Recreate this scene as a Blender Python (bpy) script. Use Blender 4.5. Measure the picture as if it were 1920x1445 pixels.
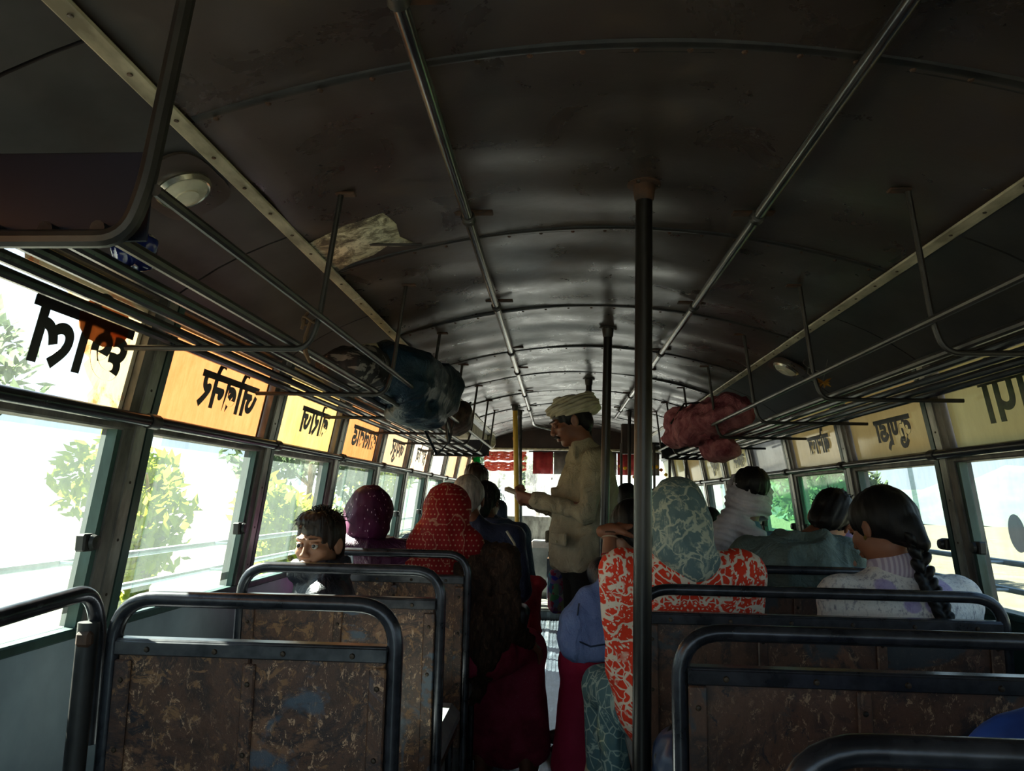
import bpy, math, random
import numpy as np
from mathutils import Vector, Matrix, Euler
for _o in list(bpy.data.objects): bpy.data.objects.remove(_o)
SC = bpy.context.scene
COL = SC.collection
R = math.radians
# ------------------------------------------------------------------ camera, world, sun, exposure
_cd = bpy.data.cameras.new('camera'); _cam = bpy.data.objects.new('camera', _cd); COL.objects.link(_cam)
_cd.sensor_width = 36; _cd.lens = 26.025; _cd.clip_start = 0.03; _cd.clip_end = 2000
_cam.matrix_world = Matrix(((0.99794925, -0.00954669, 0.06329417, 0), (0.06113149, -0.15105165, -0.98663384, 0),
                            (0.01897978, 0.98847977, -0.15015828, 1.2), (0, 0, 0, 1)))
SC.camera = _cam
SUN_DIR = Vector((0.80, -0.42, -0.78)).normalized()      # the way the light travels: from the left and a little ahead
_sd = bpy.data.lights.new('sun', 'SUN'); _sd.energy = 44.0; _sd.angle = R(0.6); _sd.color = (1.0, 0.93, 0.82)
_s = bpy.data.objects.new('sun', _sd); COL.objects.link(_s)
_s.rotation_euler = SUN_DIR.to_track_quat('-Z', 'Y').to_euler(); _s.location = (-6, 5, 8)
W = bpy.data.worlds.new('sky'); SC.world = W; W.use_nodes = True
_n = W.node_tree.nodes; _l = W.node_tree.links; _n.clear()
_out = _n.new('ShaderNodeOutputWorld'); _bg = _n.new('ShaderNodeBackground'); _tc = _n.new('ShaderNodeTexCoord')
_sp = _n.new('ShaderNodeSeparateXYZ'); _rp = _n.new('ShaderNodeValToRGB')
_l.new(_tc.outputs['Generated'], _sp.inputs[0]); _l.new(_sp.outputs['Z'], _rp.inputs[0])
_e = _rp.color_ramp.elements
_e[0].position = 0.0; _e[0].color = (0.86, 0.93, 1.0, 1); _e[1].position = 0.75; _e[1].color = (0.30, 0.50, 0.85, 1)
_x = _e.new(0.22); _x.color = (0.62, 0.79, 1.0, 1)
_l.new(_rp.outputs[0], _bg.inputs[0]); _bg.inputs[1].default_value = 0.92; _l.new(_bg.outputs[0], _out.inputs[0])
SC.view_settings.view_transform = 'Standard'; SC.view_settings.look = 'None'
SC.view_settings.exposure = 1.5; SC.view_settings.gamma = 1.0
try: SC.view_settings.use_curve_mapping = False
except Exception: pass
SC.cycles.max_bounces = 8; SC.cycles.transparent_max_bounces = 16; SC.cycles.diffuse_bounces = 4
SC.cycles.glossy_bounces = 4; SC.cycles.transmission_bounces = 4
SC.cycles.caustics_reflective = False; SC.cycles.caustics_refractive = False
SC.cycles.use_denoising = True; SC.cycles.sample_clamp_indirect = 6.0

# ------------------------------------------------------------------ materials
def hx(s, a=1.0):
    s = s.lstrip('#'); c = [int(s[i:i+2], 16)/255 for i in (0, 2, 4)]
    return tuple(((v/12.92) if v <= 0.04045 else ((v+0.055)/1.055)**2.4) for v in c) + (a,)
class NT:
    def __init__(s, name):
        s.m = bpy.data.materials.new(name); s.m.use_nodes = True; s.t = s.m.node_tree; s.t.nodes.clear()
        s.out = s.t.nodes.new('ShaderNodeOutputMaterial')
    def n(s, typ, **kw):
        nd = s.t.nodes.new('ShaderNode'+typ)
        for k, v in kw.items():
            if k in nd.inputs.keys() if hasattr(nd.inputs, 'keys') else False: nd.inputs[k].default_value = v
            else: setattr(nd, k, v)
        return nd
    def l(s, a, b): s.t.links.new(a, b)
    def coord(s, sc=(1, 1, 1), world=False, rnd=False):
        tc = s.n('TexCoord'); mp = s.n('Mapping'); mp.inputs['Scale'].default_value = sc
        if world: g = s.n('NewGeometry'); s.l(g.outputs['Position'], mp.inputs[0])
        else: s.l(tc.outputs['Object'], mp.inputs[0])
        if rnd:
            oi = s.n('ObjectInfo'); ml = s.n('Math', operation='MULTIPLY'); s.l(oi.outputs['Random'], ml.inputs[0]); ml.inputs[1].default_value = 37.0
            cb = s.n('CombineXYZ'); s.l(ml.outputs[0], cb.inputs[0]); s.l(ml.outputs[0], cb.inputs[1]); s.l(cb.outputs[0], mp.inputs['Location'])
        return mp.outputs[0]
    def noise(s, co, scale, detail=4, rough=0.6, dist=0.0):
        nd = s.n('TexNoise'); nd.inputs['Scale'].default_value = scale; nd.inputs['Detail'].default_value = detail
        nd.inputs['Roughness'].default_value = rough; nd.inputs['Distortion'].default_value = dist; s.l(co, nd.inputs['Vector']); return nd.outputs['Fac']
    def ramp(s, f, stops, interp='LINEAR'):
        nd = s.n('ValToRGB'); nd.color_ramp.interpolation = interp; e = nd.color_ramp.elements
        e[0].position, e[0].color = stops[0][0], stops[0][1]; e[1].position, e[1].color = stops[-1][0], stops[-1][1]
        for p, c in stops[1:-1]:
            q = e.new(p); q.color = c
        s.l(f, nd.inputs[0]); return nd.outputs[0]
    def mix(s, f, a, b, typ='MIX'):
        nd = s.n('MixRGB', blend_type=typ)
        for i, v in zip((0, 1, 2), (f, a, b)):
            if hasattr(v, 'links'): s.l(v, nd.inputs[i])
            else: nd.inputs[i].default_value = v
        return nd.outputs[0]
    def math(s, op, a, b=0.0, c=None):
        nd = s.n('Math', operation=op)
        for i, v in enumerate((a, b) if c is None else (a, b, c)):
            if hasattr(v, 'links'): s.l(v, nd.inputs[i])
            else: nd.inputs[i].default_value = v
        return nd.outputs[0]
    def bsdf(s, col, rough=0.6, metal=0.0, bump=None, bstr=0.3, bdist=0.01, spec=0.5, **kw):
        b = s.n('BsdfPrincipled')
        for k, v in (('Base Color', col), ('Roughness', rough), ('Metallic', metal), ('Specular IOR Level', spec)):
            if hasattr(v, 'links'): s.l(v, b.inputs[k])
            else: b.inputs[k].default_value = v
        for k, v in kw.items(): b.inputs[k.replace('_', ' ')].default_value = v
        if bump is not None:
            bp = s.n('Bump'); bp.inputs['Strength'].default_value = bstr; bp.inputs['Distance'].default_value = bdist
            s.l(bump, bp.inputs['Height']); s.l(bp.outputs[0], b.inputs['Normal'])
        return b.outputs[0]
    def done(s, sh): s.l(sh, s.out.inputs[0]); return s.m
MATS = {}
def simple(name, c1, c2=None, rough=0.6, metal=0.0, scale=8.0, bstr=0.15, stretch=(1, 1, 1), world=False, spec=0.5, lo=0.35, hi=0.65, bdist=0.004, **kw):
    if name in MATS: return MATS[name]
    t = NT(name); co = t.coord(stretch, world); f = t.noise(co, scale)
    col = t.ramp(f, [(lo, hx(c1)), (hi, hx(c2 or c1))])
    MATS[name] = t.done(t.bsdf(col, rough, metal, f, bstr, bdist, spec, **kw)); return MATS[name]

def m_ceiling():
    t = NT('sooty painted ceiling sheet'); co = t.coord(world=True)
    big = t.noise(co, 1.6, 5, 0.6); fine = t.noise(co, 14, 6, 0.75); mid = t.noise(co, 5, 5, 0.7, 0.6)
    base = t.ramp(big, [(0.3, hx('#2f2722')), (0.5, hx('#463c38')), (0.7, hx('#514644'))])
    base = t.mix(t.ramp(mid, [(0.56, (0, 0, 0, 1)), (0.72, (0.5, 0.5, 0.5, 1))]), base, hx('#5a4838'))
    base = t.mix(t.ramp(fine, [(0.70, (0, 0, 0, 1)), (0.76, (0.8, 0.8, 0.8, 1))]), base, hx('#8a7858'))
    ro = t.ramp(mid, [(0.3, (0.22,)*3+(1,)), (0.7, (0.42,)*3+(1,))])
    return t.done(t.bsdf(base, ro, 0.15, t.mix(0.6, fine, mid), 0.2, 0.006, 0.85))
def m_peel(name, dark):
    t = NT(name); co = t.coord(rnd=True)
    a = t.noise(co, 5.0, 8, 0.72, 0.5); b = t.noise(co, 22, 6, 0.75, 0.8); c = t.noise(co, 2.2, 3, 0.5, 1.0); s_ = t.coord((60, 60, 38), rnd=True); d = t.noise(s_, 1.0, 5, 0.85, 0.6)
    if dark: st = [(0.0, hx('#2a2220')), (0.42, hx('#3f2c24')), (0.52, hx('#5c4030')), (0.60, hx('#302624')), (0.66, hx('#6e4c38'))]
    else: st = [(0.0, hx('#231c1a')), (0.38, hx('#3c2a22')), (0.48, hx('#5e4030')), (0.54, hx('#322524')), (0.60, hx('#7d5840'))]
    col = t.ramp(a, st)
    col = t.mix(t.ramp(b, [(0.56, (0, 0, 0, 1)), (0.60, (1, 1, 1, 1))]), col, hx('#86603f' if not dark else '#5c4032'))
    col = t.mix(t.ramp(t.noise(co, 9, 7, 0.8, 1.2), [(0.60, (0, 0, 0, 1)), (0.63, (1, 1, 1, 1))]), col, hx('#262227'))
    chip = t.math('MULTIPLY', t.ramp(d, [(0.57, (0, 0, 0, 1)), (0.61, (1, 1, 1, 1))]), t.ramp(c, [(0.35, (0, 0, 0, 1)), (0.6, (1, 1, 1, 1))]))
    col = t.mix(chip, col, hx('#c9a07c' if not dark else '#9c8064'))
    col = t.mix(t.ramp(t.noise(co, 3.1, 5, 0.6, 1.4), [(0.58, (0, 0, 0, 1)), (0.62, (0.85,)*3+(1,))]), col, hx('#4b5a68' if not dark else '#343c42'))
    ro = t.ramp(b, [(0.3, (0.28,)*3+(1,)), (0.7, (0.6,)*3+(1,))])
    return t.done(t.bsdf(col, ro, 0.0, t.mix(0.5, a, d), 0.5, 0.004, 0.5))
def one_face(t, sh):                 # the coat of dirt or paint lies on one face of the pane only
    g = t.n('NewGeometry'); c = t.n('BsdfTransparent'); mx = t.n('MixShader')
    t.l(g.outputs['Backfacing'], mx.inputs[0]); t.l(sh, mx.inputs[1]); t.l(c.outputs[0], mx.inputs[2]); return mx.outputs[0]
def facing(t):
    lw = t.n('LayerWeight'); lw.inputs[0].default_value = 0.5
    return t.math('MULTIPLY_ADD', t.math('POWER', lw.outputs['Facing'], 4.0), 0.35, 0.03)
def m_glass(name, tint, dirt, amount, streak=True):
    t = NT(name); co = t.coord((1, 1, 1), world=True)
    f = t.noise(co, 3.0, 7, 0.7, 0.8); s_ = t.coord((14, 14, 2.0), world=True); g = t.noise(s_, 1.5, 6, 0.8)
    a = t.math('MULTIPLY_ADD', t.mix(0.5, f, g), 0.7, amount-0.35)
    tr = t.n('BsdfTransparent'); tr.inputs[0].default_value = hx(tint)
    df = t.n('BsdfDiffuse'); df.inputs[0].default_value = hx(dirt); tl = t.n('BsdfTranslucent'); tl.inputs[0].default_value = hx(dirt)
    m1 = t.n('MixShader'); m1.inputs[0].default_value = 0.7; t.l(df.outputs[0], m1.inputs[1]); t.l(tl.outputs[0], m1.inputs[2])
    m2 = t.n('MixShader'); t.l(a, m2.inputs[0]); t.l(tr.outputs[0], m2.inputs[1]); t.l(m1.outputs[0], m2.inputs[2])
    gl = t.n('BsdfGlossy'); gl.inputs['Roughness'].default_value = 0.06
    m3 = t.n('MixShader'); t.l(facing(t), m3.inputs[0]); t.l(m2.outputs[0], m3.inputs[1]); t.l(gl.outputs[0], m3.inputs[2])
    return t.done(one_face(t, m3.outputs[0]))
def m_film(name, c1, c2, clear=0.12, stain=None, stain_at=None):
    t = NT(name); co = t.coord(world=True); f = t.noise(co, 2.3, 6, 0.7, 0.5); s_ = t.coord((16, 16, 2.5), world=True); g = t.noise(s_, 2.0, 6, 0.8)
    col = t.ramp(t.mix(0.5, f, g), [(0.35, hx(c1)), (0.65, hx(c2))])
    if stain: col = t.mix(t.ramp(t.noise(co, 5.5, 6, 0.7, 1.0), [(0.56, (0, 0, 0, 1)), (0.64, (1, 1, 1, 1))]), col, hx(stain))
    tr = t.n('BsdfTransparent'); t.l(col, tr.inputs[0])
    df = t.n('BsdfDiffuse'); t.l(col, df.inputs[0]); tl = t.n('BsdfTranslucent'); t.l(col, tl.inputs[0])
    m1 = t.n('MixShader'); m1.inputs[0].default_value = 0.72; t.l(df.outputs[0], m1.inputs[1]); t.l(tl.outputs[0], m1.inputs[2])
    m2 = t.n('MixShader'); m2.inputs[0].default_value = 1-clear; t.l(tr.outputs[0], m2.inputs[1]); t.l(m1.outputs[0], m2.inputs[2])
    gl = t.n('BsdfGlossy'); gl.inputs['Roughness'].default_value = 0.12
    m3 = t.n('MixShader'); t.l(facing(t), m3.inputs[0]); t.l(m2.outputs[0], m3.inputs[1]); t.l(gl.outputs[0], m3.inputs[2])
    return t.done(one_face(t, m3.outputs[0]))
M_CEIL = m_ceiling(); M_COVE = simple('dark grey cove paint', '#2c2d2f', '#434244', 0.4, 0.1, 5, 0.2, world=True)
M_POLE = simple('blackened steel pole', '#171615', '#2e2b29', 0.3, 0.5, 9, 0.1, (1, 1, 0.3))
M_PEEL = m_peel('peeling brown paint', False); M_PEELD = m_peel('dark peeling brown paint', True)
M_TUBE = simple('worn dark steel tube', '#25262b', '#45464c', 0.26, 0.55, 20, 0.1, spec=0.6)
M_ROD = simple('grimy rack rod', '#3c3c3e', '#5e5b56', 0.38, 0.75, 14, 0.1, (1, 0.4, 1))
M_RAIL = simple('polished grab pipe', '#57595c', '#8b8a86', 0.22, 0.9, 10, 0.05, (1, 0.3, 1))
M_TUBEB = simple('bare worn steel tube', '#3a3b40', '#6b6a6c', 0.28, 0.8, 12, 0.08)
M_TRIM = simple('cream trim strip', '#8d8672', '#cfc7ae', 0.45, 0.1, 22, 0.2, (1, 0.3, 1))
M_ALU = simple('scuffed aluminium', '#6d6a64', '#a8a59c', 0.4, 0.5, 18, 0.25, (1, 1, 0.3))
M_DARK = simple('dark painted metal', '#1e1d1d', '#363330', 0.45, 0.2, 12, 0.2)
M_POST = simple('grimy grey post paint', '#3f3d3b', '#77716a', 0.5, 0.15, 16, 0.3, (1, 1, 0.35))
M_WALL = simple('grey blue wall paint', '#8797a0', '#9aabb3', 0.40, 0.0, 6, 0.12)
M_WALLR = simple('dark green wall paint', '#16312d', '#22443c', 0.45, 0.0, 6, 0.12)
M_GREEN = simple('green window channel', '#1d332e', '#3c5650', 0.4, 0.1, 14, 0.2, (1, 1, 0.3))
M_SCREW = simple('dark screw head', '#2a2520', '#4a3b2c', 0.5, 0.5, 30)
M_RUST = simple('rusty bracket', '#2c2019', '#533624', 0.75, 0.1, 25, 0.4)
M_GL = m_glass('dusty window glass', '#d4e3df', '#3d4643', 0.42)
M_GL2 = m_glass('clearer window glass', '#e2ece8', '#6a746e', 0.10)
M_GLG = m_glass('green tinted window glass', '#8fce9f', '#4f8a66', 0.55)
M_GLW = m_glass('windscreen glass', '#e8f2f4', '#e8f0f0', 0.10)

# ------------------------------------------------------------------ objects
def link(o, parent=None):
    COL.objects.link(o)
    if parent is not None: o.parent = parent
    return o
def tag(o, label=None, cat=None, group=None, kind=None):
    if label: o['label'] = label
    if cat: o['category'] = cat
    if group: o['group'] = group
    if kind: o['kind'] = kind
    return o
def empty(name, loc=(0, 0, 0), rz=0.0, **k):
    o = bpy.data.objects.new(name, None); o.location = loc; o.rotation_euler = (0, 0, rz); o.empty_display_size = 0.1
    link(o); return tag(o, **k)
def mesh_from(name, V, F, mat=None, smooth=True):
    me = bpy.data.meshes.new(name); V = np.asarray(V, dtype=np.float32)
    if isinstance(F, np.ndarray):
        n = len(F); me.vertices.add(len(V)); me.vertices.foreach_set('co', V.ravel())
        me.loops.add(n*4); me.loops.foreach_set('vertex_index', F.astype(np.int32).ravel())
        me.polygons.add(n); me.polygons.foreach_set('loop_start', np.arange(0, n*4, 4, dtype=np.int32))
        me.polygons.foreach_set('loop_total', np.full(n, 4, dtype=np.int32))
        me.update(calc_edges=True)
    else: me.from_pydata([tuple(v) for v in V], [], F); me.update()
    if smooth: me.polygons.foreach_set('use_smooth', np.ones(len(me.polygons), dtype=bool))
    if mat: me.materials.append(mat)
    return me
def sharp(me, ang=35):
    try: me.set_sharp_from_angle(angle=R(ang))
    except Exception: pass
class MB:
    """collects shapes into one mesh"""
    def __init__(s): s.V = []; s.F = []
    def add(s, V, F):
        b = len(s.V); s.V += [tuple(v) for v in V]; s.F += [tuple(i+b for i in f) for f in F]; return s
    def box(s, x0, x1, y0, y1, z0, z1, bv=0.0, M=None):
        if bv <= 0:
            V = [(x, y, z) for x in (x0, x1) for y in (y0, y1) for z in (z0, z1)]
            F = [(0, 1, 3, 2), (4, 6, 7, 5), (0, 4, 5, 1), (2, 3, 7, 6), (0, 2, 6, 4), (1, 5, 7, 3)]
        else:
            bv = min(bv, (x1-x0)/2.01, (y1-y0)/2.01, (z1-z0)/2.01); V = []; ids = {}
            lo = (x0, y0, z0); hi = (x1, y1, z1)
            for c in range(8):
                sg = [(c >> i) & 1 for i in range(3)]
                for ax in range(3):
                    p = []
                    for i in range(3):
                        e = hi[i] if sg[i] else lo[i]
                        p.append(e if i == ax else (e-bv if sg[i] else e+bv))
                    ids[(c, ax)] = len(V); V.append(p)
            F = []
            for ax in range(3):
                o1, o2 = [i for i in range(3) if i != ax]
                for sd in (0, 1):
                    cs = [(sd << ax) | (a << o1) | (b << o2) for a, b in ((0, 0), (1, 0), (1, 1), (0, 1))]
                    f = [ids[(c, ax)] for c in cs]; flip = (sd == 0) ^ (ax == 1); F.append(tuple(f[::-1] if flip else f))
            for ax in range(3):
                o1, o2 = [i for i in range(3) if i != ax]
                for a in (0, 1):
                    for b in (0, 1):
                        c0 = (a << o1) | (b << o2); c1 = c0 | (1 << ax)
                        F.append((ids[(c0, o1)], ids[(c1, o1)], ids[(c1, o2)], ids[(c0, o2)]))
            for c in range(8): F.append(tuple(ids[(c, i)] for i in range(3)))
        if M is not None: V = [M @ Vector(v) for v in V]
        return s.add(V, F)
    def tube(s, P, r, n=10, closed=False, caps=True, flat=None):
        P = [Vector(p) for p in P]; m = len(P); V = []; F = []
        rr = r if hasattr(r, '__len__') else [r]*m
        T = [((P[(i+1) % m] if (closed or i < m-1) else P[i])-(P[i-1] if (closed or i > 0) else P[i])).normalized() for i in range(m)]
        up = Vector((0, 0, 1)) if abs(T[0].z) < 0.9 else Vector((1, 0, 0))
        nrm = T[0].cross(up).normalized()
        for i in range(m):
            nrm = (nrm-T[i]*nrm.dot(T[i])).normalized(); bi = T[i].cross(nrm)
            for k in range(n):
                a = 2*math.pi*k/n; ca, sa = math.cos(a), math.sin(a)
                V.append(P[i]+nrm*ca*rr[i]+bi*sa*rr[i]*(flat or 1.0))
        for i in range(m if closed else m-1):
            j = (i+1) % m
            for k in range(n): F.append((i*n+k, i*n+(k+1) % n, j*n+(k+1) % n, j*n+k))
        if caps and not closed: F += [tuple(range(n))[::-1], tuple((m-1)*n+k for k in range(n))]
        return s.add(V, F)
    def lathe(s, prof, c, axis=(0, 0, 1), n=20):
        ax = Vector(axis).normalized(); q = ax.to_track_quat('Z', 'Y'); c = Vector(c); V = []; F = []
        for r_, z in prof:
            for k in range(n):
                a = 2*math.pi*k/n; V.append(c+q @ Vector((max(r_, 1e-5)*math.cos(a), max(r_, 1e-5)*math.sin(a), z)))
        for i in range(len(prof)-1):
            for k in range(n): F.append((i*n+k, i*n+(k+1) % n, (i+1)*n+(k+1) % n, (i+1)*n+k))
        F += [tuple(range(n))[::-1], tuple((len(prof)-1)*n+k for k in range(n))]
        return s.add(V, F)
    def prism(s, pts, h, M):
        """outline pts (2D) extruded by h along local z, placed by M"""
        n = len(pts); V = [M @ Vector((x, y, 0)) for x, y in pts]+[M @ Vector((x, y, h)) for x, y in pts]
        F = [tuple(range(n))[::-1], tuple(range(n, 2*n))]+[(i, (i+1) % n, n+(i+1) % n, n+i) for i in range(n)]
        return s.add(V, F)
    def build(s, name, mat, parent=None, smooth=True, ang=35):
        me = mesh_from(name, s.V, s.F, mat, smooth)
        if smooth: sharp(me, ang)
        return link(bpy.data.objects.new(name, me), parent)
def fillet(P, r, seg=6):
    P = [Vector(p) for p in P]; out = [P[0]]
    for i in range(1, len(P)-1):
        a, b, c = P[i-1], P[i], P[i+1]; u = (a-b); v = (c-b); rr = r[i-1] if hasattr(r, '__len__') else r
        t = min(rr, u.length*0.49, v.length*0.49); p0 = b+u.normalized()*t; p1 = b+v.normalized()*t
        for k in range(seg+1):
            q = k/seg; out.append(p0*(1-q)**2+b*2*q*(1-q)+p1*q*q)
    out.append(P[-1]); return out
def copy_tree(o, parent=None):
    c = o.copy(); COL.objects.link(c)
    if parent is not None: c.parent = parent
    for ch in list(o.children): copy_tree(ch, c)
    return c
# ------------------------------------------------------------------ the bus body (the setting)
CX = 0.132                      # centre line of the bus
Y0, Y1 = -1.3, 9.2
def wx(s, z):                   # inner face of a side wall at height z; s = -1 left, 1 right
    w = 1.245 if z <= 0.87 else (1.245-(z-0.87)*0.122)
    if z > 1.37: w = 1.184-(z-1.37)*0.18
    return CX+s*w
def cz(x): return 2.0-0.138*((x-CX)/0.815)**2
POSTS = [-0.70, 0.13, 0.96, 1.79, 2.62, 3.45, 4.28, 5.11, 5.94, 6.77, 7.60, 8.43]
WALLS = {}
for s, side in ((-1, 'left'), (1, 'right')):
    wl = empty('wall_'+side, (CX+s*1.24, 4, 0), kind='structure'); WALLS[s] = wl
    inv = Vector((CX+s*1.24, 4, 0))
    def fin(o, inv=inv, wl=wl):
        o.parent = wl; o.location = -inv; return o
    ys = [Y0]+POSTS+[Y1]
    mw = M_WALL if s < 0 else M_WALLR
    for i in range(len(ys)-1):
        a, b = ys[i]+0.004, ys[i+1]-0.004
        m = MB(); x = wx(s, 0.5); m.box(min(x, x+s*0.03), max(x, x+s*0.03), a, b, 0.0, 0.865, 0.004)
        fin(m.build('panel', mw))
        # cove sheet between the window head and the ceiling trim
        xa, xb = wx(s, 1.69), CX+s*0.812; n = 5; V = []; F = []
        for k in range(n+1):
            t = k/n; bulge = 0.012*math.sin(math.pi*t)
            for yy in (a, b):
                V.append((xa+(xb-xa)*t+s*bulge, yy, 1.69+(1.862-1.69)*t+bulge))
            for yy in (a, b):
                V.append((xa+(xb-xa)*t+s*(bulge+0.012), yy, 1.69+(1.862-1.69)*t+bulge+0.014))
        for k in range(n):
            o = 4*k; F += [(o, o+1, o+5, o+4), (o+2, o+6, o+7, o+3), (o, o+4, o+6, o+2), (o+1, o+3, o+7, o+5)]
        F += [(0, 2, 3, 1), (4*n, 4*n+1, 4*n+3, 4*n+2)]
        me = mesh_from('cove_panel', V, F, M_COVE); sharp(me); fin(link(bpy.data.objects.new('cove_panel', me)))
    V = []; F = []; prof = [(wx(s, 1.69)+s*0.05, 1.66), (wx(s, 1.69)+s*0.06, 1.73), (CX+s*0.99, 1.82), (CX+s*0.80, 1.91), (CX+s*0.78, 2.02)]
    for px_, pz_ in prof: V += [(px_, Y0, pz_), (px_, Y1, pz_)]
    for k in range(4): F.append((2*k, 2*k+1, 2*k+3, 2*k+2))
    fin(link(bpy.data.objects.new('outer_skin', mesh_from('outer_skin', V, F, M_DARK))))  # unseen sheet added behind the cove panels to stop daylight leaking in
    m = MB(); x = wx(s, 0.87); m.box(min(x-s*0.012, x+s*0.05), max(x-s*0.012, x+s*0.05), Y0, Y1, 0.862, 0.885, 0.004); fin(m.build('sill', M_GREEN))
    m = MB(); x = wx(s, 1.37); m.box(min(x-s*0.004, x+s*0.05), max(x-s*0.004, x+s*0.05), Y0, Y1, 1.345, 1.392, 0.004); fin(m.build('header_beam', M_POST))
    m = MB(); x = wx(s, 1.68); m.box(min(x-s*0.006, x+s*0.05), max(x-s*0.006, x+s*0.05), Y0, Y1, 1.672, 1.705, 0.004); fin(m.build('top_beam', M_DARK))
    for i, py in enumerate(POSTS):
        wide = 0.062
        def slab(y0, y1, d0, d1, z0=0.88, z1=1.69):
            mm = MB(); V = []
            zs = [z0, 1.37, z1]
            for z in zs:
                xx = wx(s, z)
                for dx in (d0, d1):
                    for yy in (y0, y1): V.append((xx-s*dx, yy, z))
            F = [(0, 1, 3, 2), (8, 10, 11, 9)]
            for q in (0, 4): F += [(q, q+1, q+5, q+4), (q+2, q+6, q+7, q+3), (q, q+4, q+6, q+2), (q+1, q+3, q+7, q+5)]
            return mm.add(V, F)
        p = fin(slab(py-wide, py+wide, -0.05, 0.006).build('post', M_POST))
        st = slab(py-0.022, py+0.018, 0.006, 0.012).build('cover_strip', M_ALU); st.parent = p
        gs = slab(py+0.03, py+wide-0.004, 0.006, 0.010).build('channel', M_GREEN); gs.parent = p
        mm = MB()
        for z in (0.95, 1.08, 1.22, 1.45, 1.6):
            mm.lathe([(0.004, 0), (0.0035, 0.0015), (0, 0.002)], (wx(s, z)-s*0.012, py-0.002, z), (-s, 0, 0), 8)
        sc = mm.build('screws', M_SCREW); sc.parent = p; sc['kind'] = 'stuff'

# ceiling: overlapping sheets between riveted seams
ceil = empty('ceiling', (CX, 3.5, 2.0), kind='structure')
SEAMS = [-1.3, -0.45, 0.33, 1.22, 2.12, 3.02, 3.86, 4.65, 5.43, 6.2, 7.0, 7.8, 8.6, 9.2]
rnd = random.Random(4)
def wob(x, y):
    return (0.006*math.sin(3.1*x+2.3*y+1)*math.sin(4.3*y+0.4)+0.004*math.sin(9*x-5*y)+0.003*math.sin(11*y+6*x+2)+0.002*math.sin(23*y-4*x))
for i in range(len(SEAMS)-1):
    a, b = SEAMS[i]+0.003, SEAMS[i+1]+0.02; nx, ny = 36, 24; V = []; F = []
    for lay in (0, 1):
        for j in range(ny+1):
            y = a+(b-a)*j/ny; e = math.sin(math.pi*j/ny)**0.6
            for k in range(nx+1):
                x = CX-0.822+1.644*k/nx
                V.append((x-CX, y-3.5, cz(x)-2.0+wob(x, y)*e+0.0025*(j/ny)+(0.006 if lay else 0)))
    L = (nx+1)*(ny+1)
    for j in range(ny):
        for k in range(nx):
            q = j*(nx+1)+k; F.append((q, q+nx+1, q+nx+2, q+1)); q += L; F.append((q, q+1, q+nx+2, q+nx+1))
    me = mesh_from('panel', V, F, M_CEIL); o = link(bpy.data.objects.new('panel', me), ceil)
for y in SEAMS[1:-1]:
    P = [(x-CX, y-3.5, cz(x)-2.0+0.004) for x in np.linspace(CX-0.8, CX+0.8, 33)]
    m = MB().tube(P, 0.013, 8, flat=0.55); m.tube([(p[0], p[1]+0.022, p[2]) for p in P], 0.004, 6)
    st = m.build('seam_strip', M_DARK, ceil)
    m = MB()
    for x in np.linspace(CX-0.76, CX+0.76, 17):
        m.lathe([(0.006, 0), (0.004, 0.003), (0, 0.004)], (x-CX, y-3.5+0.005, cz(x)-2.0-0.007), (0, 0, -1), 8)
    r_ = m.build('rivets', M_RUST, st); r_['kind'] = 'stuff'
# cream trims along the edge of the ceiling
for s, n_ in ((-1, 1), (1, 2)):
    x = CX+s*0.817
    tr = empty('trim_%d' % n_, (x, 4, 1.857), kind='structure')
    segs = [-1.3, 0.55, 2.38, 4.2, 6.1, 7.9] if s < 0 else [-1.3, 1.0, 3.22, 5.0, 6.9, 8.0]
    for a, b in zip(segs[:-1], segs[1:]):
        m = MB(); q = Matrix.Translation((0, 0, 0)) @ Matrix.Rotation(s*R(20), 4, 'Y')
        m.box(-0.016, 0.016, a-4+0.004, b-4-0.004, -0.006, 0.002, 0.003, q)
        p = m.build('strip', M_TRIM, tr)
        m = MB(); yy = a+0.06
        while yy < b-0.03:
            m.lathe([(0.005, 0), (0.004, 0.002), (0, 0.0025)], (q @ Vector((0, yy-4, -0.006))), (0, 0, -1), 8); yy += 0.145
        sc = m.build('screws', M_SCREW, p); sc['kind'] = 'stuff'

# floor: ribbed mats with a riveted aluminium strip
def m_floor():
    t = NT('ribbed rubber and worn steel floor'); co = t.coord(world=True); f = t.noise(co, 7, 6, 0.7); g = t.noise(t.coord((30, 3, 1), world=True), 1, 6, 0.8)
    c = t.ramp(t.mix(0.5, f, g), [(0.38, hx('#23272b')), (0.55, hx('#4c545b')), (0.68, hx('#8b979f'))])
    return t.done(t.bsdf(c, 0.33, 0.3, g, 0.3, 0.004))
M_FLOOR = m_floor()
fl = empty('floor', (CX, 4, 0), kind='structure')
m = MB().box(-1.3, 1.3, -5.3, 3.7, -0.03, 0.0); m.build('deck', M_FLOOR, fl)
m = MB()
for k in range(-9, 10):
    x = -0.20+k*0.028
    m.box(x-0.006, x+0.006, -5.2, 3.7, 0, 0.004)
rb = m.build('ribs', M_FLOOR, fl); rb['kind'] = 'stuff'
m = MB().box(-0.232, -0.202, -5.2, 3.6, 0.004, 0.009, 0.002); tr = m.build('tread_strip', simple('bare aluminium strip', '#7d858b', '#c2cbd0', 0.3, 0.8, 20, 0.1, (1, 0.2, 1)), fl)
m = MB()
for k in range(55): m.lathe([(0.005, 0), (0.003, 0.002), (0, 0.0025)], (-0.217, -5.1+k*0.16, 0.009), (0, 0, 1), 8)
sc = m.build('rivets', M_SCREW, tr); sc['kind'] = 'stuff'
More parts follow.
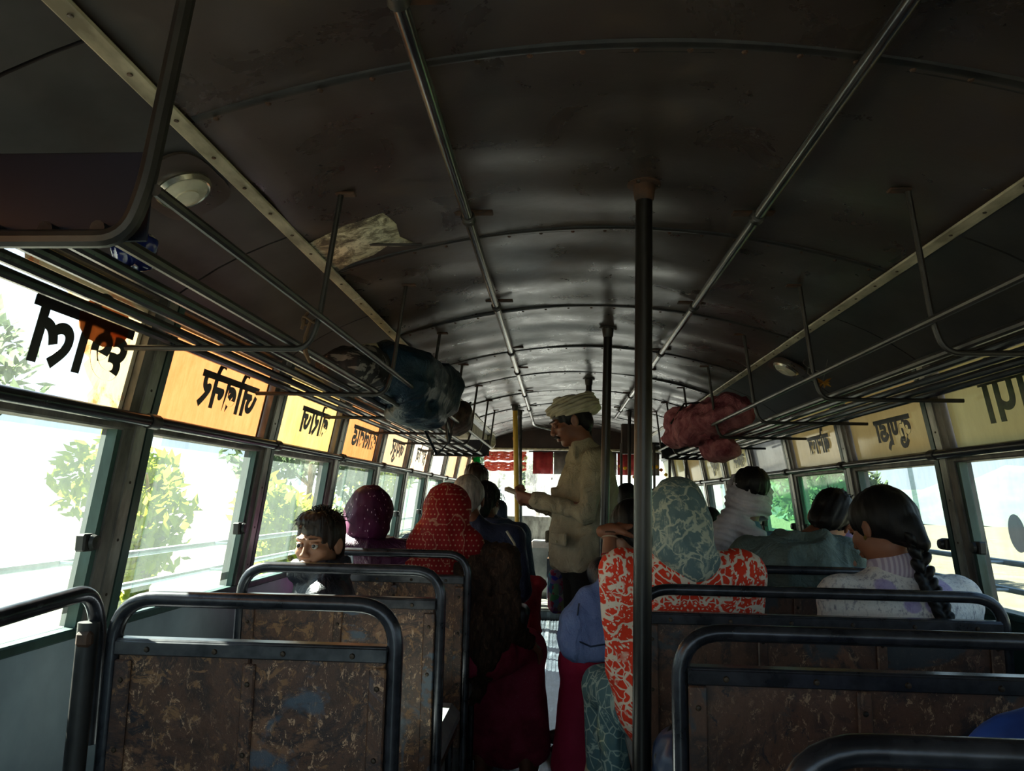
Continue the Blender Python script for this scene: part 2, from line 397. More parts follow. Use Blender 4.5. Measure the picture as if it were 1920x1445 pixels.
for y in (3.6,):
    m = MB().box(-1.25, 1.25, 3.7, 5.2, -0.03, 0.10, 0.01); m.build('front_step', M_FLOOR, fl)
    m = MB().tube([(-1.2, 3.70, 0.10), (1.2, 3.70, 0.10)], 0.02, 10); m.build('step_nosing', M_ALU, fl)
for k in range(6):
    m = MB().box(-0.44, 0.05, 3.9+k*0.2, 4.06+k*0.2, 0.10, 0.104, 0.001); m.build('tread_plate', M_ALU, fl)
# rear wall behind the photographer
m = MB().box(CX-1.25, CX+1.25, Y0-0.05, Y0, 0, 0.9, 0.005); rw = m.build('wall_rear', M_WALL); tag(rw, kind='structure')
m = MB().box(CX-1.2, CX+1.2, Y0-0.05, Y0, 1.74, 2.0, 0.005); m.box(CX-1.2, CX-1.08, Y0-0.05, Y0, 0.9, 1.74, 0.005); m.box(CX+1.08, CX+1.2, Y0-0.05, Y0, 0.9, 1.74, 0.005); m.build('upper_panel', M_WALL, rw)
m = MB().box(CX-1.08, CX+1.08, Y0-0.03, Y0-0.025, 0.9, 1.74); m.build('glass', M_GL2, rw)  # unseen rear glazing, made full width and clear to let in more light
# front wall: head panel, windscreen, dash
fw = empty('wall_front', (CX, 8.3, 0), kind='structure')
M_HEAD = simple('dark brown bulkhead', '#2a1e1a', '#44322c', 0.4, 0.1, 5, 0.1)
m = MB().box(-0.93, 0.93, 0.0, 0.03, 1.755, 2.0, 0.006); m.build('head_panel', M_HEAD, fw); m = MB().lathe([(0.03, 0), (0.03, 0.006), (0.022, 0.012), (0, 0.013)], (-0.62, 0.0, 1.86), (0, -1, 0), 20); m.build('red_marker_lamp', simple('dull red lamp', '#6a1d14', '#8c2a1c', 0.4), fw)
m = MB().box(-1.1, 1.1, -0.02, 0.05, 1.735, 1.757, 0.004); m.build('head_sill', M_TRIM, fw)
m = MB().box(-1.2, 1.2, 0.03, 0.9, 1.76, 1.79, 0.004); m.build('cab_ceiling', M_CEIL, fw)
m = MB().box(-1.25, 1.25, 0.82, 0.90, 0.1, 0.95, 0.02); m.build('dash_panel', M_ALU, fw)
m = MB().box(-1.25, 1.25, 0.80, 0.88, 0.93, 0.99, 0.01); m.build('windscreen_sill', M_ALU, fw)
for x in (-1.2, -0.62, 0.12, 1.2):
    m = MB().box(x-0.025, x+0.025, 0.84, 0.90, 0.96, 1.78, 0.006); m.build('pillar', M_POST, fw)
for i, (a, b) in enumerate(((-1.2, -0.62), (-0.62, 0.12), (0.12, 1.2))):
    m = MB().box(a+0.02, b-0.02, 0.865, 0.871, 0.98, 1.77); m.build('windscreen_pane', M_GLW, fw)

# windows
def textmesh(txt, size, bold=0.0):
    cu = bpy.data.curves.new('t', 'FONT'); cu.body = txt; cu.size = size; cu.align_x = 'CENTER'; cu.offset = bold; cu.extrude = 0.0006; cu.resolution_u = 3
    o = bpy.data.objects.new('t', cu); COL.objects.link(o); dg = bpy.context.evaluated_depsgraph_get()
    me = bpy.data.meshes.new_from_object(o.evaluated_get(dg)); bpy.data.objects.remove(o); return me
M_INK = simple('black sign paint', '#0c0c0e', '#1a1a1c', 0.5, 0, 30, 0.1)
M_INKG = simple('dark green sign paint', '#22301a', '#3a4a22', 0.5, 0, 30, 0.1)
M_ORANGE = m_film('orange painted pane', '#4a2e16', '#5a3c24', 0.05)
M_YELLOW = m_film('yellow painted pane', '#524222', '#5e5032', 0.08)
M_TAN = m_film('faded tan painted pane', '#50402f', '#5e4e3e', 0.08)
M_CREAMP = m_film('pale scraped pane', '#5e584c', '#6e685c', 0.12, '#5c3a2a')
M_STAIN = m_film('rust stained pane', '#66573f', '#786a52', 0.05, '#6a3c22')
M_BROWNP = m_film('brown blotch on pane', '#5c3018', '#6e3c20', 0.03)
M_OCHRE = m_film('ochre painted pane', '#6e5c37', '#806c43', 0.05)
M_OLIVE = m_film('olive yellow painted pane', '#6c623d', '#7c7147', 0.06)
M_GREYP = m_film('grimy grey pane', '#4b4a46', '#76756e', 0.06)
M_PLAIN = m_film('plain tan pane', '#b09a78', '#c4b08c', 0.08)
left_panes = {2: (M_ORANGE, None), 3: (M_STAIN, 'छोल'), 4: (M_ORANGE, 'जोबनेर'), 5: (M_YELLOW, 'बोराज'), 6: (M_ORANGE, 'कालवाड'), 7: (M_TAN, 'जयपुर'), 8: (M_CREAMP, 'हाथोज'), 9: (M_GREYP, None), 10: (M_TAN, None), 11: (M_TAN, None)}
right_panes = {2: (M_OLIVE, None), 3: (M_OLIVE, None), 4: (M_OLIVE, 'झापी'), 5: (M_OCHRE, 'कुण्डा'), 6: (M_OCHRE, 'बोराज'), 7: (M_GREYP, None), 8: (M_OLIVE, 'जोबनेर'), 9: (M_OLIVE, 'जयपुर'), 10: (M_OCHRE, None), 11: (M_OLIVE, None)}
wn = 0
for s in (-1, 1):
    ys = [Y0-0.06]+POSTS+[Y1+0.06]
    for i in range(len(ys)-1):
        a, b = ys[i]+0.062, ys[i+1]-0.062
        if b-a < 0.2: continue
        wn += 1
        c = Vector((wx(s, 1.1), (a+b)/2, 0.885)); wr = empty('window_%d' % wn, c, kind='structure')
        def pane(name, y0, y1, z0, z1, mat, off=0.0, th=0.004, par=wr):
            V = []
            for z in (z0, z1):
                for dx in (0, th):
                    for yy in (y0, y1): V.append((wx(s, z)+s*(off+dx)-c.x, yy-c.y, z-c.z))
            F = [(0, 1, 3, 2), (4, 6, 7, 5), (0, 4, 5, 1), (2, 3, 7, 6), (0, 2, 6, 4), (1, 5, 7, 3)]
            me = mesh_from(name, V, F, mat, False); return link(bpy.data.objects.new(name, me), par)
        mid = a+(b-a)*(0.30 if s < 0 else 0.34); gm = M_GL; g2 = M_GL2
        if s > 0 and i == 6: gm = M_GLG; g2 = M_GL2; mid = a+(b-a)*0.95
        if s > 0 and i == 7: gm = M_GLG; mid = a+(b-a)*0.1
        if s < 0 and i == 4: mid = a+(b-a)*0.13
        if s < 0 and i == 5: mid = a+(b-a)*0.55
        if s < 0 and i == 5: pane('glass', a, mid+0.01, 0.885, 1.345, gm, 0.012); pane('glass', mid, b, 0.885, 1.345, g2, 0.022)
        elif s < 0 and i == 4: pane('glass', a, mid+0.01, 0.885, 1.345, g2, 0.022); pane('glass', mid, b, 0.885, 1.345, gm, 0.012)
        else: pane('glass', a, mid+0.01, 0.885, 1.345, gm, 0.012); pane('glass', mid, b, 0.885, 1.345, gm, 0.022)
        fr = MB()
        for (y0_, y1_, z0_, z1_, d) in ((a, a+0.018, 0.885, 1.345, 0.0), (b-0.018, b, 0.885, 1.345, 0.0)):
            V = [];
            for z in (z0_, z1_):
                for dx in (0.0, 0.026):
                    for yy in (y0_, y1_): V.append((wx(s, z)+s*dx-c.x, yy-c.y, z-c.z))
            fr.add(V, [(0, 1, 3, 2), (4, 6, 7, 5), (0, 4, 5, 1), (2, 3, 7, 6), (0, 2, 6, 4), (1, 5, 7, 3)])
        fr.build('frame', M_GREEN, wr)
        if s > 0 and i == 4:
            pts_ = [(0.040*math.cos(a_), 0.056*math.sin(a_)) for a_ in np.linspace(0, 2*math.pi, 28, endpoint=False)]
            q = MB().prism(pts_, 0.002, Matrix.Translation((wx(1, 1.12)+0.008-c.x, 2.315-c.y, 1.125-c.z)) @ Matrix.Rotation(-math.atan(0.122), 4, 'Y') @ Matrix(((0, 0, 1), (1, 0, 0), (0, 1, 0))).to_4x4()); q.build('oval_sticker', m_film('grey oval sticker', '#70747e', '#8a8e98', 0.3), wr)
        for yy, zz in ((((b-0.04), 1.08),) if s < 0 else ((b-0.035, 1.07), (a+0.045, 1.07))):
            q = MB().box(wx(s, zz)-s*0.0-0.012-c.x, wx(s, zz)+0.012-c.x, yy-0.03-c.y, yy+0.012-c.y, zz-0.02-c.z, zz+0.02-c.z, 0.004)
            q.lathe([(0.016, 0), (0.019, 0.006), (0.016, 0.014), (0.0, 0.016)], (wx(s, zz)-s*0.008-c.x, yy-c.y, zz-c.z), (-s, 0, 0), 12)
            q.build('latch', M_DARK, wr)
        pm, txt = (left_panes if s < 0 else right_panes).get(i, (M_TAN if s < 0 else M_OLIVE, None))
        if s < 0 and i == 3:
            # the nearest pane: clear glass with the painted film flaked away, ragged edge
            pane('upper_glass', a, b, 1.392, 1.672, M_GL2, 0.02)
            def film(name, pts, mat, off):
                V = [(wx(s, z)+s*off-c.x, y-c.y, z-c.z) for y, z in pts]+[(wx(s, z)+s*(off+0.002)-c.x, y-c.y, z-c.z) for y, z in pts]
                n = len(pts); F = [tuple(range(n)), tuple(range(n, 2*n))[::-1]]+[(k, n+k, n+(k+1) % n, (k+1) % n) for k in range(n)]
                return link(bpy.data.objects.new(name, mesh_from(name, V, F, mat, False)), wr)
            rr = random.Random(3)
            E_ = [(1.60, 1.392), (1.585, 1.41), (1.60, 1.43), (1.565, 1.455), (1.545, 1.475), (1.56, 1.49), (1.53, 1.50), (1.535, 1.53), (1.50, 1.545), (1.49, 1.565), (1.515, 1.59), (1.50, 1.60), (1.44, 1.605), (1.40, 1.62), (1.30, 1.63), (1.29, 1.655), (1.25, 1.65), (1.20, 1.672)]
            film('film', [(b, 1.392)]+E_+[(b, 1.672)], M_STAIN, 0.012)
            bl = [(1.575+0.085*math.cos(t)*(1+0.12*rr.random()), 1.575+0.05*math.sin(t)*(1+0.2*rr.random())) for t in np.linspace(0, 2*math.pi, 26, endpoint=False)]
            film('stain', bl, M_BROWNP, 0.008)
        else:
            pane('upper_pane', a+0.006, b-0.006, 1.392, 1.672, pm, 0.015)
        if txt:
            size = {'छोल': 0.20, 'झापी': 0.21}.get(txt, 0.155 if s < 0 else 0.13)
            tm = textmesh(txt, size, 0.0048)
            tm.materials.clear(); tm.materials.append(M_INKG if txt == 'झापी' else M_INK)
            lo = link(bpy.data.objects.new('lettering', tm), wr)
            tilt = math.atan(0.18)
            yc = {('छोल'): a+0.50}.get(txt, (a+b)/2+(0.06 if s < 0 else -0.06))
            zc = 1.455
            # reads from outside the bus, so it is mirrored from the seats
            if s < 0: Rm = Matrix(((0, 0, -1), (-1, 0, 0), (0, 1, 0))).to_4x4()
            else: Rm = Matrix(((0, 0, 1), (1, 0, 0), (0, 1, 0))).to_4x4()
            lo.matrix_local = Matrix.Translation((wx(s, zc)+s*0.010-c.x, yc-c.y, zc-c.z)) @ Matrix.Rotation(-s*tilt, 4, 'Y') @ Rm
# ------------------------------------------------------------------ outside
M_GRASS = simple('dry grass and pale earth', '#4a4534', '#615b46', 0.9, 0, 0.9, 0.3, world=True)
M_HILL = simple('hazy scrub hillside', '#3f5054', '#505d50', 0.95, 0, 0.12, 0.1, world=True)
M_ROAD = simple('pale road surface', '#474642', '#585753', 0.85, 0, 1.5, 0.1, world=True)
V = []; F = []; n = 48
for j in range(n+1):
    for i in range(n+1):
        x = -160+320*i/n; y = -120+320*j/n; d = math.hypot(x, y)
        z = -1.15+(0.0 if d < 14 else 0.35*math.sin(x*0.09)*math.sin(y*0.07+1)*min(1, (d-14)/20))
        V.append((x, y, z))
for j in range(n):
    for i in range(n): q = j*(n+1)+i; F.append((q, q+1, q+n+2, q+n+1))
g = link(bpy.data.objects.new('ground', mesh_from('ground', V, F, M_GRASS))); tag(g, kind='structure')
m = MB().box(-3.2, 3.4, -110, 190, -1.14, -1.10); g = m.build('road', M_ROAD); tag(g, kind='structure')
def ridge(name, r, a0, a1, h, seed, mat):
    V = []; F = []; n = 60; rr = random.Random(seed); ph = [rr.random()*6 for _ in range(5)]
    for i in range(n+1):
        t = i/n; a = R(a0+(a1-a0)*t)
        hh = h*(0.55+0.25*math.sin(5*t+ph[0])+0.14*math.sin(13*t+ph[1])+0.08*math.sin(29*t+ph[2]))*min(1, 6*t, 6*(1-t))
        for k, (dr, f) in enumerate(((0, 0), (12, 0.6), (24, 1.0), (50, 0.9), (80, 0))):
            V.append(((r+dr)*math.sin(a), (r+dr)*math.cos(a), -1.4+hh*f+0.4*math.sin(i*3.1+k)))
    for i in range(n):
        for k in range(4): q = i*5+k; F.append((q, q+1, q+6, q+5))
    g = link(bpy.data.objects.new(name, mesh_from(name, V, F, mat))); tag(g, kind='structure')
ridge('hill', 110, -100, -8, 15, 1, M_HILL); ridge('hill', 120, 14, 110, 13, 2, M_HILL); ridge('hill', 150, -30, 30, 14, 5, M_HILL)
M_BARK = simple('pale bark', '#6b5a44', '#94806a', 0.9, 0, 6, 0.5)
def leafmat(n_, a, b):
    t = NT(n_); co = t.coord(); c = t.ramp(t.noise(co, 2.5, 3), [(0.35, hx(a)), (0.65, hx(b))])
    d = t.n('BsdfDiffuse'); t.l(c, d.inputs[0]); e = t.n('BsdfTranslucent'); t.l(c, e.inputs[0]); mx = t.n('MixShader'); mx.inputs[0].default_value = 0.45
    t.l(d.outputs[0], mx.inputs[1]); t.l(e.outputs[0], mx.inputs[2]); return t.done(mx.outputs[0])
M_LIME = leafmat('lime green leaves', '#6f8422', '#9fa636'); M_LEAF = leafmat('grey green leaves', '#3c4c38', '#61704f')
def crown_mesh(seed, rx, rz, cz_, n=1500, size=0.16, blobs=9):
    rr = random.Random(seed); V = []; F = []
    cs = [(rr.uniform(-.55, .55)*rx, rr.uniform(-.55, .55)*rx, cz_+rr.uniform(-.6, .6)*rz, rr.uniform(.35, .6)) for _ in range(blobs)]
    for i in range(n):
        c = rr.choice(cs); d = Vector((rr.gauss(0, 1), rr.gauss(0, 1), rr.gauss(0, 1))).normalized()*(0.55+0.45*rr.random())
        p = Vector((c[0]+d.x*rx*c[3], c[1]+d.y*rx*c[3], c[2]+d.z*rz*c[3])); u = Vector((rr.gauss(0, 1), rr.gauss(0, 1), rr.gauss(0, 1))).normalized(); w = u.orthogonal().normalized()
        s_ = size*rr.uniform(.6, 1.3); b = len(V); V += [p-u*s_, p+w*s_*.4, p+u*s_, p-w*s_*.4]; F.append((b, b+1, b+2, b+3))
    return V, F
def tree(x, y, h, rx, mat, seed, label, group='trees and bushes outside the windows', name='tree', trunk=True, size=0.16, n=1500):
    t = empty(name, (x, y, -1.15), label=label, cat=name.split('_')[-1], group=group)
    rz = h*0.34 if trunk else h*0.5; V, F = crown_mesh(seed, rx, rz, h-rz*0.95, n, size)
    f = link(bpy.data.objects.new('foliage', mesh_from('foliage', V, F, mat, False)), t); f['kind'] = 'stuff'
    m = MB(); m.tube([(0, 0, -0.1), (0.05*h*0.2, 0, h*0.3), (0, 0.03*h, h*0.75)], [0.035*h, 0.026*h, 0.01*h], 8)
    for a in range(4):
        m.tube([(0, 0.01*h, h*(0.35+.08*a)), (rx*.5*math.cos(a*1.7), rx*.5*math.sin(a*1.7), h*(0.6+.06*a))], [0.014*h, 0.006*h], 6)
    m.build('trunk', M_BARK, t)
tree(-7.4, 13.2, 3.4, 1.5, M_LIME, 1, 'yellow green bushy tree through the gap of the second left window', trunk=False)
tree(-8.5, 25, 5.2, 2.6, M_LEAF, 2, 'dull green tree outside the third left window', size=.2)
tree(-5.6, 15.5, 2.6, 1.4, M_LIME, 3, 'low lime green bush beyond the boy by the window', name='bush', trunk=False)
tree(-12.5, 12, 6.5, 3.0, M_LEAF, 4, 'tall bare-topped tree outside the nearest left window', size=.2)
tree(-5.5, 42, 7.5, 3.5, M_LEAF, 5, 'round dull tree through the left part of the windscreen', size=.28)
tree(1.4, 60, 8.5, 3.6, M_LEAF, 6, 'dark conical tree through the middle of the windscreen', size=.3)
tree(-1.8, 66, 6.5, 3.2, M_LEAF, 7, 'smaller dark tree left of the conical one ahead', size=.3)
tree(9.5, 26, 4.6, 2.5, M_LEAF, 8, 'grey green tree outside the far right windows', size=.22)
tree(-10.5, 44, 6.5, 4.2, M_LIME, 9, 'pale green roadside tree ahead on the left', size=.3)
M_GBAR = simple('grey painted guard bar', '#8a959c', '#b4bcc0', 0.5, 0.3, 10, 0.1)
for s, w1 in ((-1, 'left'), (1, 'right')):
    for z, w2 in ((1.02, 'upper'), (0.93, 'lower')):
        t = MB(); x = wx(s, z)+s*0.13
        t.tube([(x, Y0, z), (x, 8.0, z)], 0.010, 8)
        for y in POSTS: t.tube([(x, y, z), (wx(s, z)+s*0.05, y, z)], 0.006, 6)
        tag(t.build('guard_bar', M_GBAR), '%s grey steel guard bar along the outside of the %s windows' % (w2, w1), 'guard bar', 'guard bars outside the windows')

# ------------------------------------------------------------------ pipes and poles
M_YEL = simple('yellow enamel paint', '#c79a2e', '#dcb347', 0.4, 0.0, 6, 0.05)
for s, w in ((-1, 'left'), (1, 'right')):
    x = CX+s*0.376; z = 1.93
    t = empty('ceiling_handrail', (x, 3.5, z), label='long polished grab pipe under the ceiling, %s of the two' % w, cat='handrail', group='ceiling handrails')
    br = [0.12, 0.98, 1.86, 2.77, 3.68, 4.27, 5.24, 6.1]
    cuts = [-1.2]+br+([7.0] if s < 0 else [6.6])
    for a, b in zip(cuts[:-1], cuts[1:]):
        m = MB().tube([(0, a-3.5+0.004, 0), (0, b-3.5-0.004, 0)], 0.0135, 14); m.build('pipe', M_RAIL, t)
    if s < 0:
        m = MB().tube(fillet([(0, 3.5, 0), (0, 3.72, -0.02), (0.26, 3.85, -0.07), (0.5, 3.86, -0.07)], 0.08), 0.0135, 12); m.build('bend', M_RAIL, t)
    for k, y in enumerate(br):
        m = MB().lathe([(0.0135, -0.016), (0.019, -0.013), (0.0165, 0), (0.019, 0.013), (0.0135, 0.016)], (0, y-3.5, 0), (0, 1, 0), 14); m.build('collar', M_DARK, t)
        zt = cz(x+0.02)-z
        m = MB().tube(fillet([(0, y-3.5, 0.012), (0.0, y-3.44, 0.02), (0.0, y-3.43, zt-0.005)], 0.01), 0.0045, 8)
        bq = m.build('bracket', M_DARK, t)
        m = MB().box(-0.05, 0.06, y-3.455, y-3.425, zt-0.008, zt-0.001, 0.002); m.build('plate', M_RUST, bq)
def pole(label, x0, x1, y, r, mat, ztop=None, collar=None, group='standing poles'):
    t = empty('pole', (x1, y, 0), label=label, cat='pole', group=group); zt = (ztop or cz(x0))
    m = MB().tube([(0, 0, 0.0), (x0-x1, 0, zt-0.02)], r, 18); m.build('tube', mat, t)
    m = MB().lathe([(r*2.0, zt-0.001), (r*2.0, zt-0.007), (r*1.35, zt-0.010), (r*1.15, zt-0.045), (r, zt-0.05)], (x0-x1, 0, 0), (0, 0, 1), 18); fl_ = m.build('top_flange', collar or M_DARK, t)
    m = MB()
    for a in range(3): m.lathe([(0.006, 0), (0.005, 0.006), (0, 0.007)], (x0-x1+r*1.7*math.cos(a*2.1), r*1.7*math.sin(a*2.1), zt-0.007), (0, 0, -1), 6)
    b_ = m.build('bolts', M_SCREW, fl_); b_['kind'] = 'stuff'
    m = MB().lathe([(r*2.0, 0.0), (r*2.0, 0.006), (r*1.2, 0.01), (r, 0.03)], (0, 0, 0), (0, 0, 1), 18); m.build('foot_flange', M_DARK, t); return t
pole('nearest dark grab pole, worn thick steel, from floor to ceiling', 0.211, 0.188, 1.8, 0.0215, M_POLE, collar=M_RUST)
pole('second dark grab pole in front of the standing man', 0.226, 0.188, 3.4, 0.0205, M_POLE)
pole('third dark grab pole behind the standing man', 0.198, 0.195, 4.89, 0.020, M_POLE)
yp = pole('yellow painted grab pole at the left of the aisle', -0.355, -0.285, 5.976, 0.020, M_YEL, group=None)
pole('slim grey pole just beyond the yellow one', -0.335, -0.295, 6.35, 0.018, M_TUBEB)
pole('slim dark pole right of the standing man, by the far seats', 0.60, 0.585, 6.3, 0.014, M_POLE)
for s, w in ((-1, 'left'), (1, 'right')):
    t = empty('window_grab_rail', (wx(s, 1.375)-s*0.035, 3, 1.372), label='dark horizontal grab rail running along the %s windows' % w, cat='rail', group='window grab rails')
    cuts = [-1.2]+POSTS[1:-1]
    for a, b in zip(cuts[:-1], cuts[1:]):
        rr_ = 0.0155 if b < 3 else 0.012
        m = MB().tube([(0, a-3+0.015, 0), (0, b-3-0.015, 0)], rr_, 12); m.build('pipe', M_TUBE if b < 3 else M_TUBEB, t)
        m = MB().tube([(0, b-3-0.02, 0), (0, b-3+0.02, 0)], 0.019, 12); m.tube([(0, b-3, 0), (s*0.04, b-3, 0)], 0.01, 8)
        m.build('clamp', M_DARK, t)

# ------------------------------------------------------------------ luggage racks
HY = [0.913, 1.648, 2.413, 3.15, 3.92, 4.68, 5.42, 6.0]
for s, w in ((-1, 'left'), (1, 'right')):
    t = empty('luggage_rack', (CX+s*0.9, 3, 1.535), label='overhead luggage rack of dark steel rods on the %s side' % w, cat='luggage rack', group='luggage racks')
    ox, oz = CX+s*0.9, 1.535
    def L(x, z): return (CX+s*x-ox, z-oz)
    for dx, z in ((0.752, 1.548), (0.825, 1.547), (0.902, 1.547), (0.972, 1.547), (1.036, 1.547)):
        a = L(dx, z); m = MB().tube([(a[0], HY[0]-3.0, a[1]), (a[0], 3.02, a[1])], 0.0105, 10); m.build('rod', M_ROD if dx < 0.8 else M_TUBE, t)
    a = L(0.676, 1.60); m = MB().tube([(a[0], HY[0]-3.0, a[1]), (a[0], 3.0, a[1])], 0.0085, 10); m.build('rail', M_ROD, t)
    for k, y in enumerate(HY):
        zt = cz(CX+s*0.655)
        P = fillet([L(0.655, zt-0.002), L(0.690, 1.60), L(0.722, 1.535), L(1.15, 1.535)] and [(L(0.655, zt-0.002)[0], y-3, L(0.655, zt-0.002)[1]), (L(0.690, 1.60)[0], y-3, L(0.690, 1.60)[1]), (L(0.712, 1.532)[0], y-3, L(0.712, 1.532)[1]), (L(1.15, 1.532)[0], y-3, L(1.15, 1.532)[1])], [0.05, 0.07])
        m = MB().tube(P, 0.0125 if y < 1 else 0.0068, 10); h = m.build('hanger', M_DARK, t)
        a = L(0.64, cz(CX+s*0.64)); m = MB().box(a[0]-0.028, a[0]+0.02, y-3.012, y-2.988, a[1]-0.010, a[1]-0.003, 0.002); m.build('plate', M_RUST, h)
    for y in (0.925, HY[-1]):
        if s > 0 and y < 2: continue
        a = L(0.705, 1.545); b = L(1.14, 1.545); m = MB(); x0, x1 = min(a[0], b[0]), max(a[0], b[0])
        m.box(x0-0.012 if s > 0 else x0, x1+0.012 if s < 0 else x1, y-3+0.008, y-3+0.011, 0.0, 0.130, 0.002); m.build('end_plate', simple('navy black sheet', '#070c1c', '#0c1226', 0.5, 0.2, 5, 0.1), t)

# ------------------------------------------------------------------ seats
M_VINYL = simple('grey vinyl cushion', '#6f7475', '#8d9192', 0.42, 0, 10, 0.12)
M_EDGE = simple('brown timber edge', '#2a1a12', '#503524', 0.5, 0, 14, 0.3, (1, 1, 0.3))
def bench(x0, x1, y, n, mp, label, group, ztop=0.978):
    cx = (x0+x1)/2; t = empty('bench_seat', (cx, y, 0), label=label, cat='bench seat', group=group); w = (x1-x0)/2-0.016
    P = fillet([(-w, 0, 0.0), (-w, -0.0, 0.42), (-w, 0, ztop), (w, 0, ztop), (w, 0, 0.42), (w, 0, 0.0)], [0.05, 0.085, 0.085, 0.05], 8)
    m = MB().tube(P, 0.0155, 14); m.build('back_frame', M_TUBE, t)
    m = MB().box(-w+0.012, w-0.012, -0.016, 0.016, 0.897, 0.909, 0.003); m.box(-w+0.012, w-0.012, -0.020, -0.014, 0.878, 0.905, 0.002)
    tr_ = m.build('top_rail', M_TUBE if mp is M_PEELD else M_TUBEB, t)
    pw = (2*w-0.03)/n
    for k in range(n):
        a = -w+0.015+k*pw
        m = MB().box(a+0.002, a+pw-0.002, -0.009, 0.012, 0.30, 0.895, 0.003); m.build('panel', mp, t)
    for k in range(n+1):
        a = -w+0.015+k*pw; hw = 0.013 if 0 < k < n else 0.017
        a = min(max(a, -w+0.03), w-0.03)
        m = MB().box(a-hw, a+hw, -0.017, -0.008, 0.30, 0.868, 0.003); st = m.build('batten', mp, t)
        m = MB()
        for z in (0.83, 0.70, 0.52, 0.36): m.lathe([(0.0055, 0), (0.004, 0.003), (0, 0.004)], (a, -0.017, z), (0, -1, 0), 8)
        q = m.build('bolts', M_SCREW, st); q['kind'] = 'stuff'
    m = MB()
    for k in range(2*n): m.lathe([(0.006, 0), (0.0045, 0.004), (0, 0.005)], (-w+0.08+(2*w-0.16)*k/(2*n-1), -0.020, 0.890), (0, -1, 0), 8)
    q = m.build('bolts', M_SCREW, tr_); q['kind'] = 'stuff'
    m = MB().box(-w-0.01, w+0.01, 0.03, 0.47, 0.425, 0.505, 0.028); m.build('cushion', M_VINYL, t)
    m = MB().box(-w+0.03, w-0.03, 0.014, 0.05, 0.50, 0.86, 0.016); m.build('back_pad', M_VINYL, t)
    m = MB().box(-w, w, 0.03, 0.46, 0.405, 0.425, 0.004); m.build('seat_board', M_EDGE, t)
    for sx in (-1, 1):
        m = MB().tube([(sx*(w-0.02), 0.42, 0.0), (sx*(w-0.02), 0.42, 0.405)], 0.013, 10); m.build('leg', M_TUBE, t)
        m = MB().tube([(sx*(w-0.02), 0.0, 0.40), (sx*(w-0.02), 0.43, 0.40)], 0.012, 10); m.build('side_rail', M_TUBE, t)
    if mp is M_PEELD:
        for ch in list(t.children):
            if ch.name.startswith('top_rail'): ch.location.z = -0.008
    return t
LX0, LX1 = -0.905, -0.300
for k, (y, lb) in enumerate(((1.50, 'nearest left bench seat, empty, with mottled brown back panels'), (2.20, 'second left bench seat, behind the boy in the dark jacket'),
        (2.85, 'third left bench seat, under the women in purple and red veils'), (3.55, 'fourth left bench seat, ahead of the red veiled woman'),
        (4.25, 'fifth left bench seat, under the girl in the navy jacket'), (4.95, 'foremost left bench seat, next to the yellow pole'))):
    bench(LX0-(0.04 if k == 1 else 0), LX1-(0.02 if k else 0), y, 2, M_PEEL, lb, 'bench seats on the left', 0.985)
for k, (y, lb) in enumerate(((0.80, 'nearest right bench seat, only its thick top tube showing'), (1.45, 'second right bench seat, empty, with dark peeling back panels'),
        (2.12, 'third right bench seat, behind the girl with the braid'), (2.82, 'fourth right bench seat, behind the man in the green jacket'),
        (3.5, 'fifth right bench seat, behind the man in the white head scarf'), (4.2, 'sixth right bench seat, far along the right side'), (4.9, 'foremost right bench seat, close to the cab partition'))):
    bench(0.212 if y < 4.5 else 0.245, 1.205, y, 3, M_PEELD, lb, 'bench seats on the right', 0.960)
# the guard tube along the left wall beside the photographer, and its post
t = empty('side_guard', (-0.93, 1.3, 0), label='thick dark guard tube curving down beside the nearest left window', cat='guard rail')
m = MB().tube(fillet([(0, -0.55, 0.955), (0, -0.1, 0.985), (0, 0.17, 1.0), (0.0, 0.21, 0.93), (0.0, 0.215, 0.70)], [0.2, 0.08, 0.09, 0.02]), 0.016, 14); m.build('tube', M_TUBE, t)
m = MB().tube([(0.0, 0.175, 0.0), (0.0, 0.175, 0.94)], 0.020, 12); m.build('post', M_DARK, t)
m = MB().box(-0.012, 0.02, 0.15, 0.17, 0.895, 0.925, 0.006); m.build('bracket', M_RUST, t)

# ------------------------------------------------------------------ lamps and ceiling bits
M_LENS = simple('frosted lamp lens', '#b9b6a6', '#dedbcb', 0.35, 0, 14, 0.1); M_CHROME = simple('dull chrome ring', '#8d8a80', '#b5b2a8', 0.25, 0.9, 8)
def lamp(name, c, s, label, r, tl=1.0):
    nrm = Vector((-s*0.17, 0, -0.315)).normalized()          # the cove faces in and down
    t = empty(name, c, label=label, cat='lamp', group='cove lamps')
    Q = nrm.to_track_quat('Z', 'Y').to_matrix().to_4x4()
    n = 30; pts = []
    for k in range(n):
        a = 2*math.pi*k/n; ex = 0.55; pts.append((0.115*abs(math.cos(a))**ex*math.copysign(1, math.cos(a)), 0.075*abs(math.sin(a))**ex*math.copysign(1, math.sin(a))))
    m = MB().prism(pts, 0.006, Q @ Matrix.Translation((0, 0, -0.004))); m.build('base_plate', M_CEIL, t)
    m = MB(); m.lathe([(r*1.18, 0), (r*1.2, 0.006), (r*1.08, 0.014), (r*0.98, 0.011)], Vector((0, 0, 0)), nrm, 32); m.build('ring', M_CHROME, t)
    m = MB(); m.lathe([(r*1.0, 0.006), (r*0.98, 0.012), (r*0.85, 0.018), (r*0.5, 0.022), (0, 0.023)], Vector((0, 0, 0)), nrm, 32); ln = m.build('lens', M_LENS, t)
    m = MB(); m.lathe([(r*0.52, 0.0215), (r*0.5, 0.0245), (r*0.3, 0.0255), (0, 0.026)], Vector((0, 0, 0)), nrm, 24); m.build('bulb_dome', M_LENS, ln)
    return t
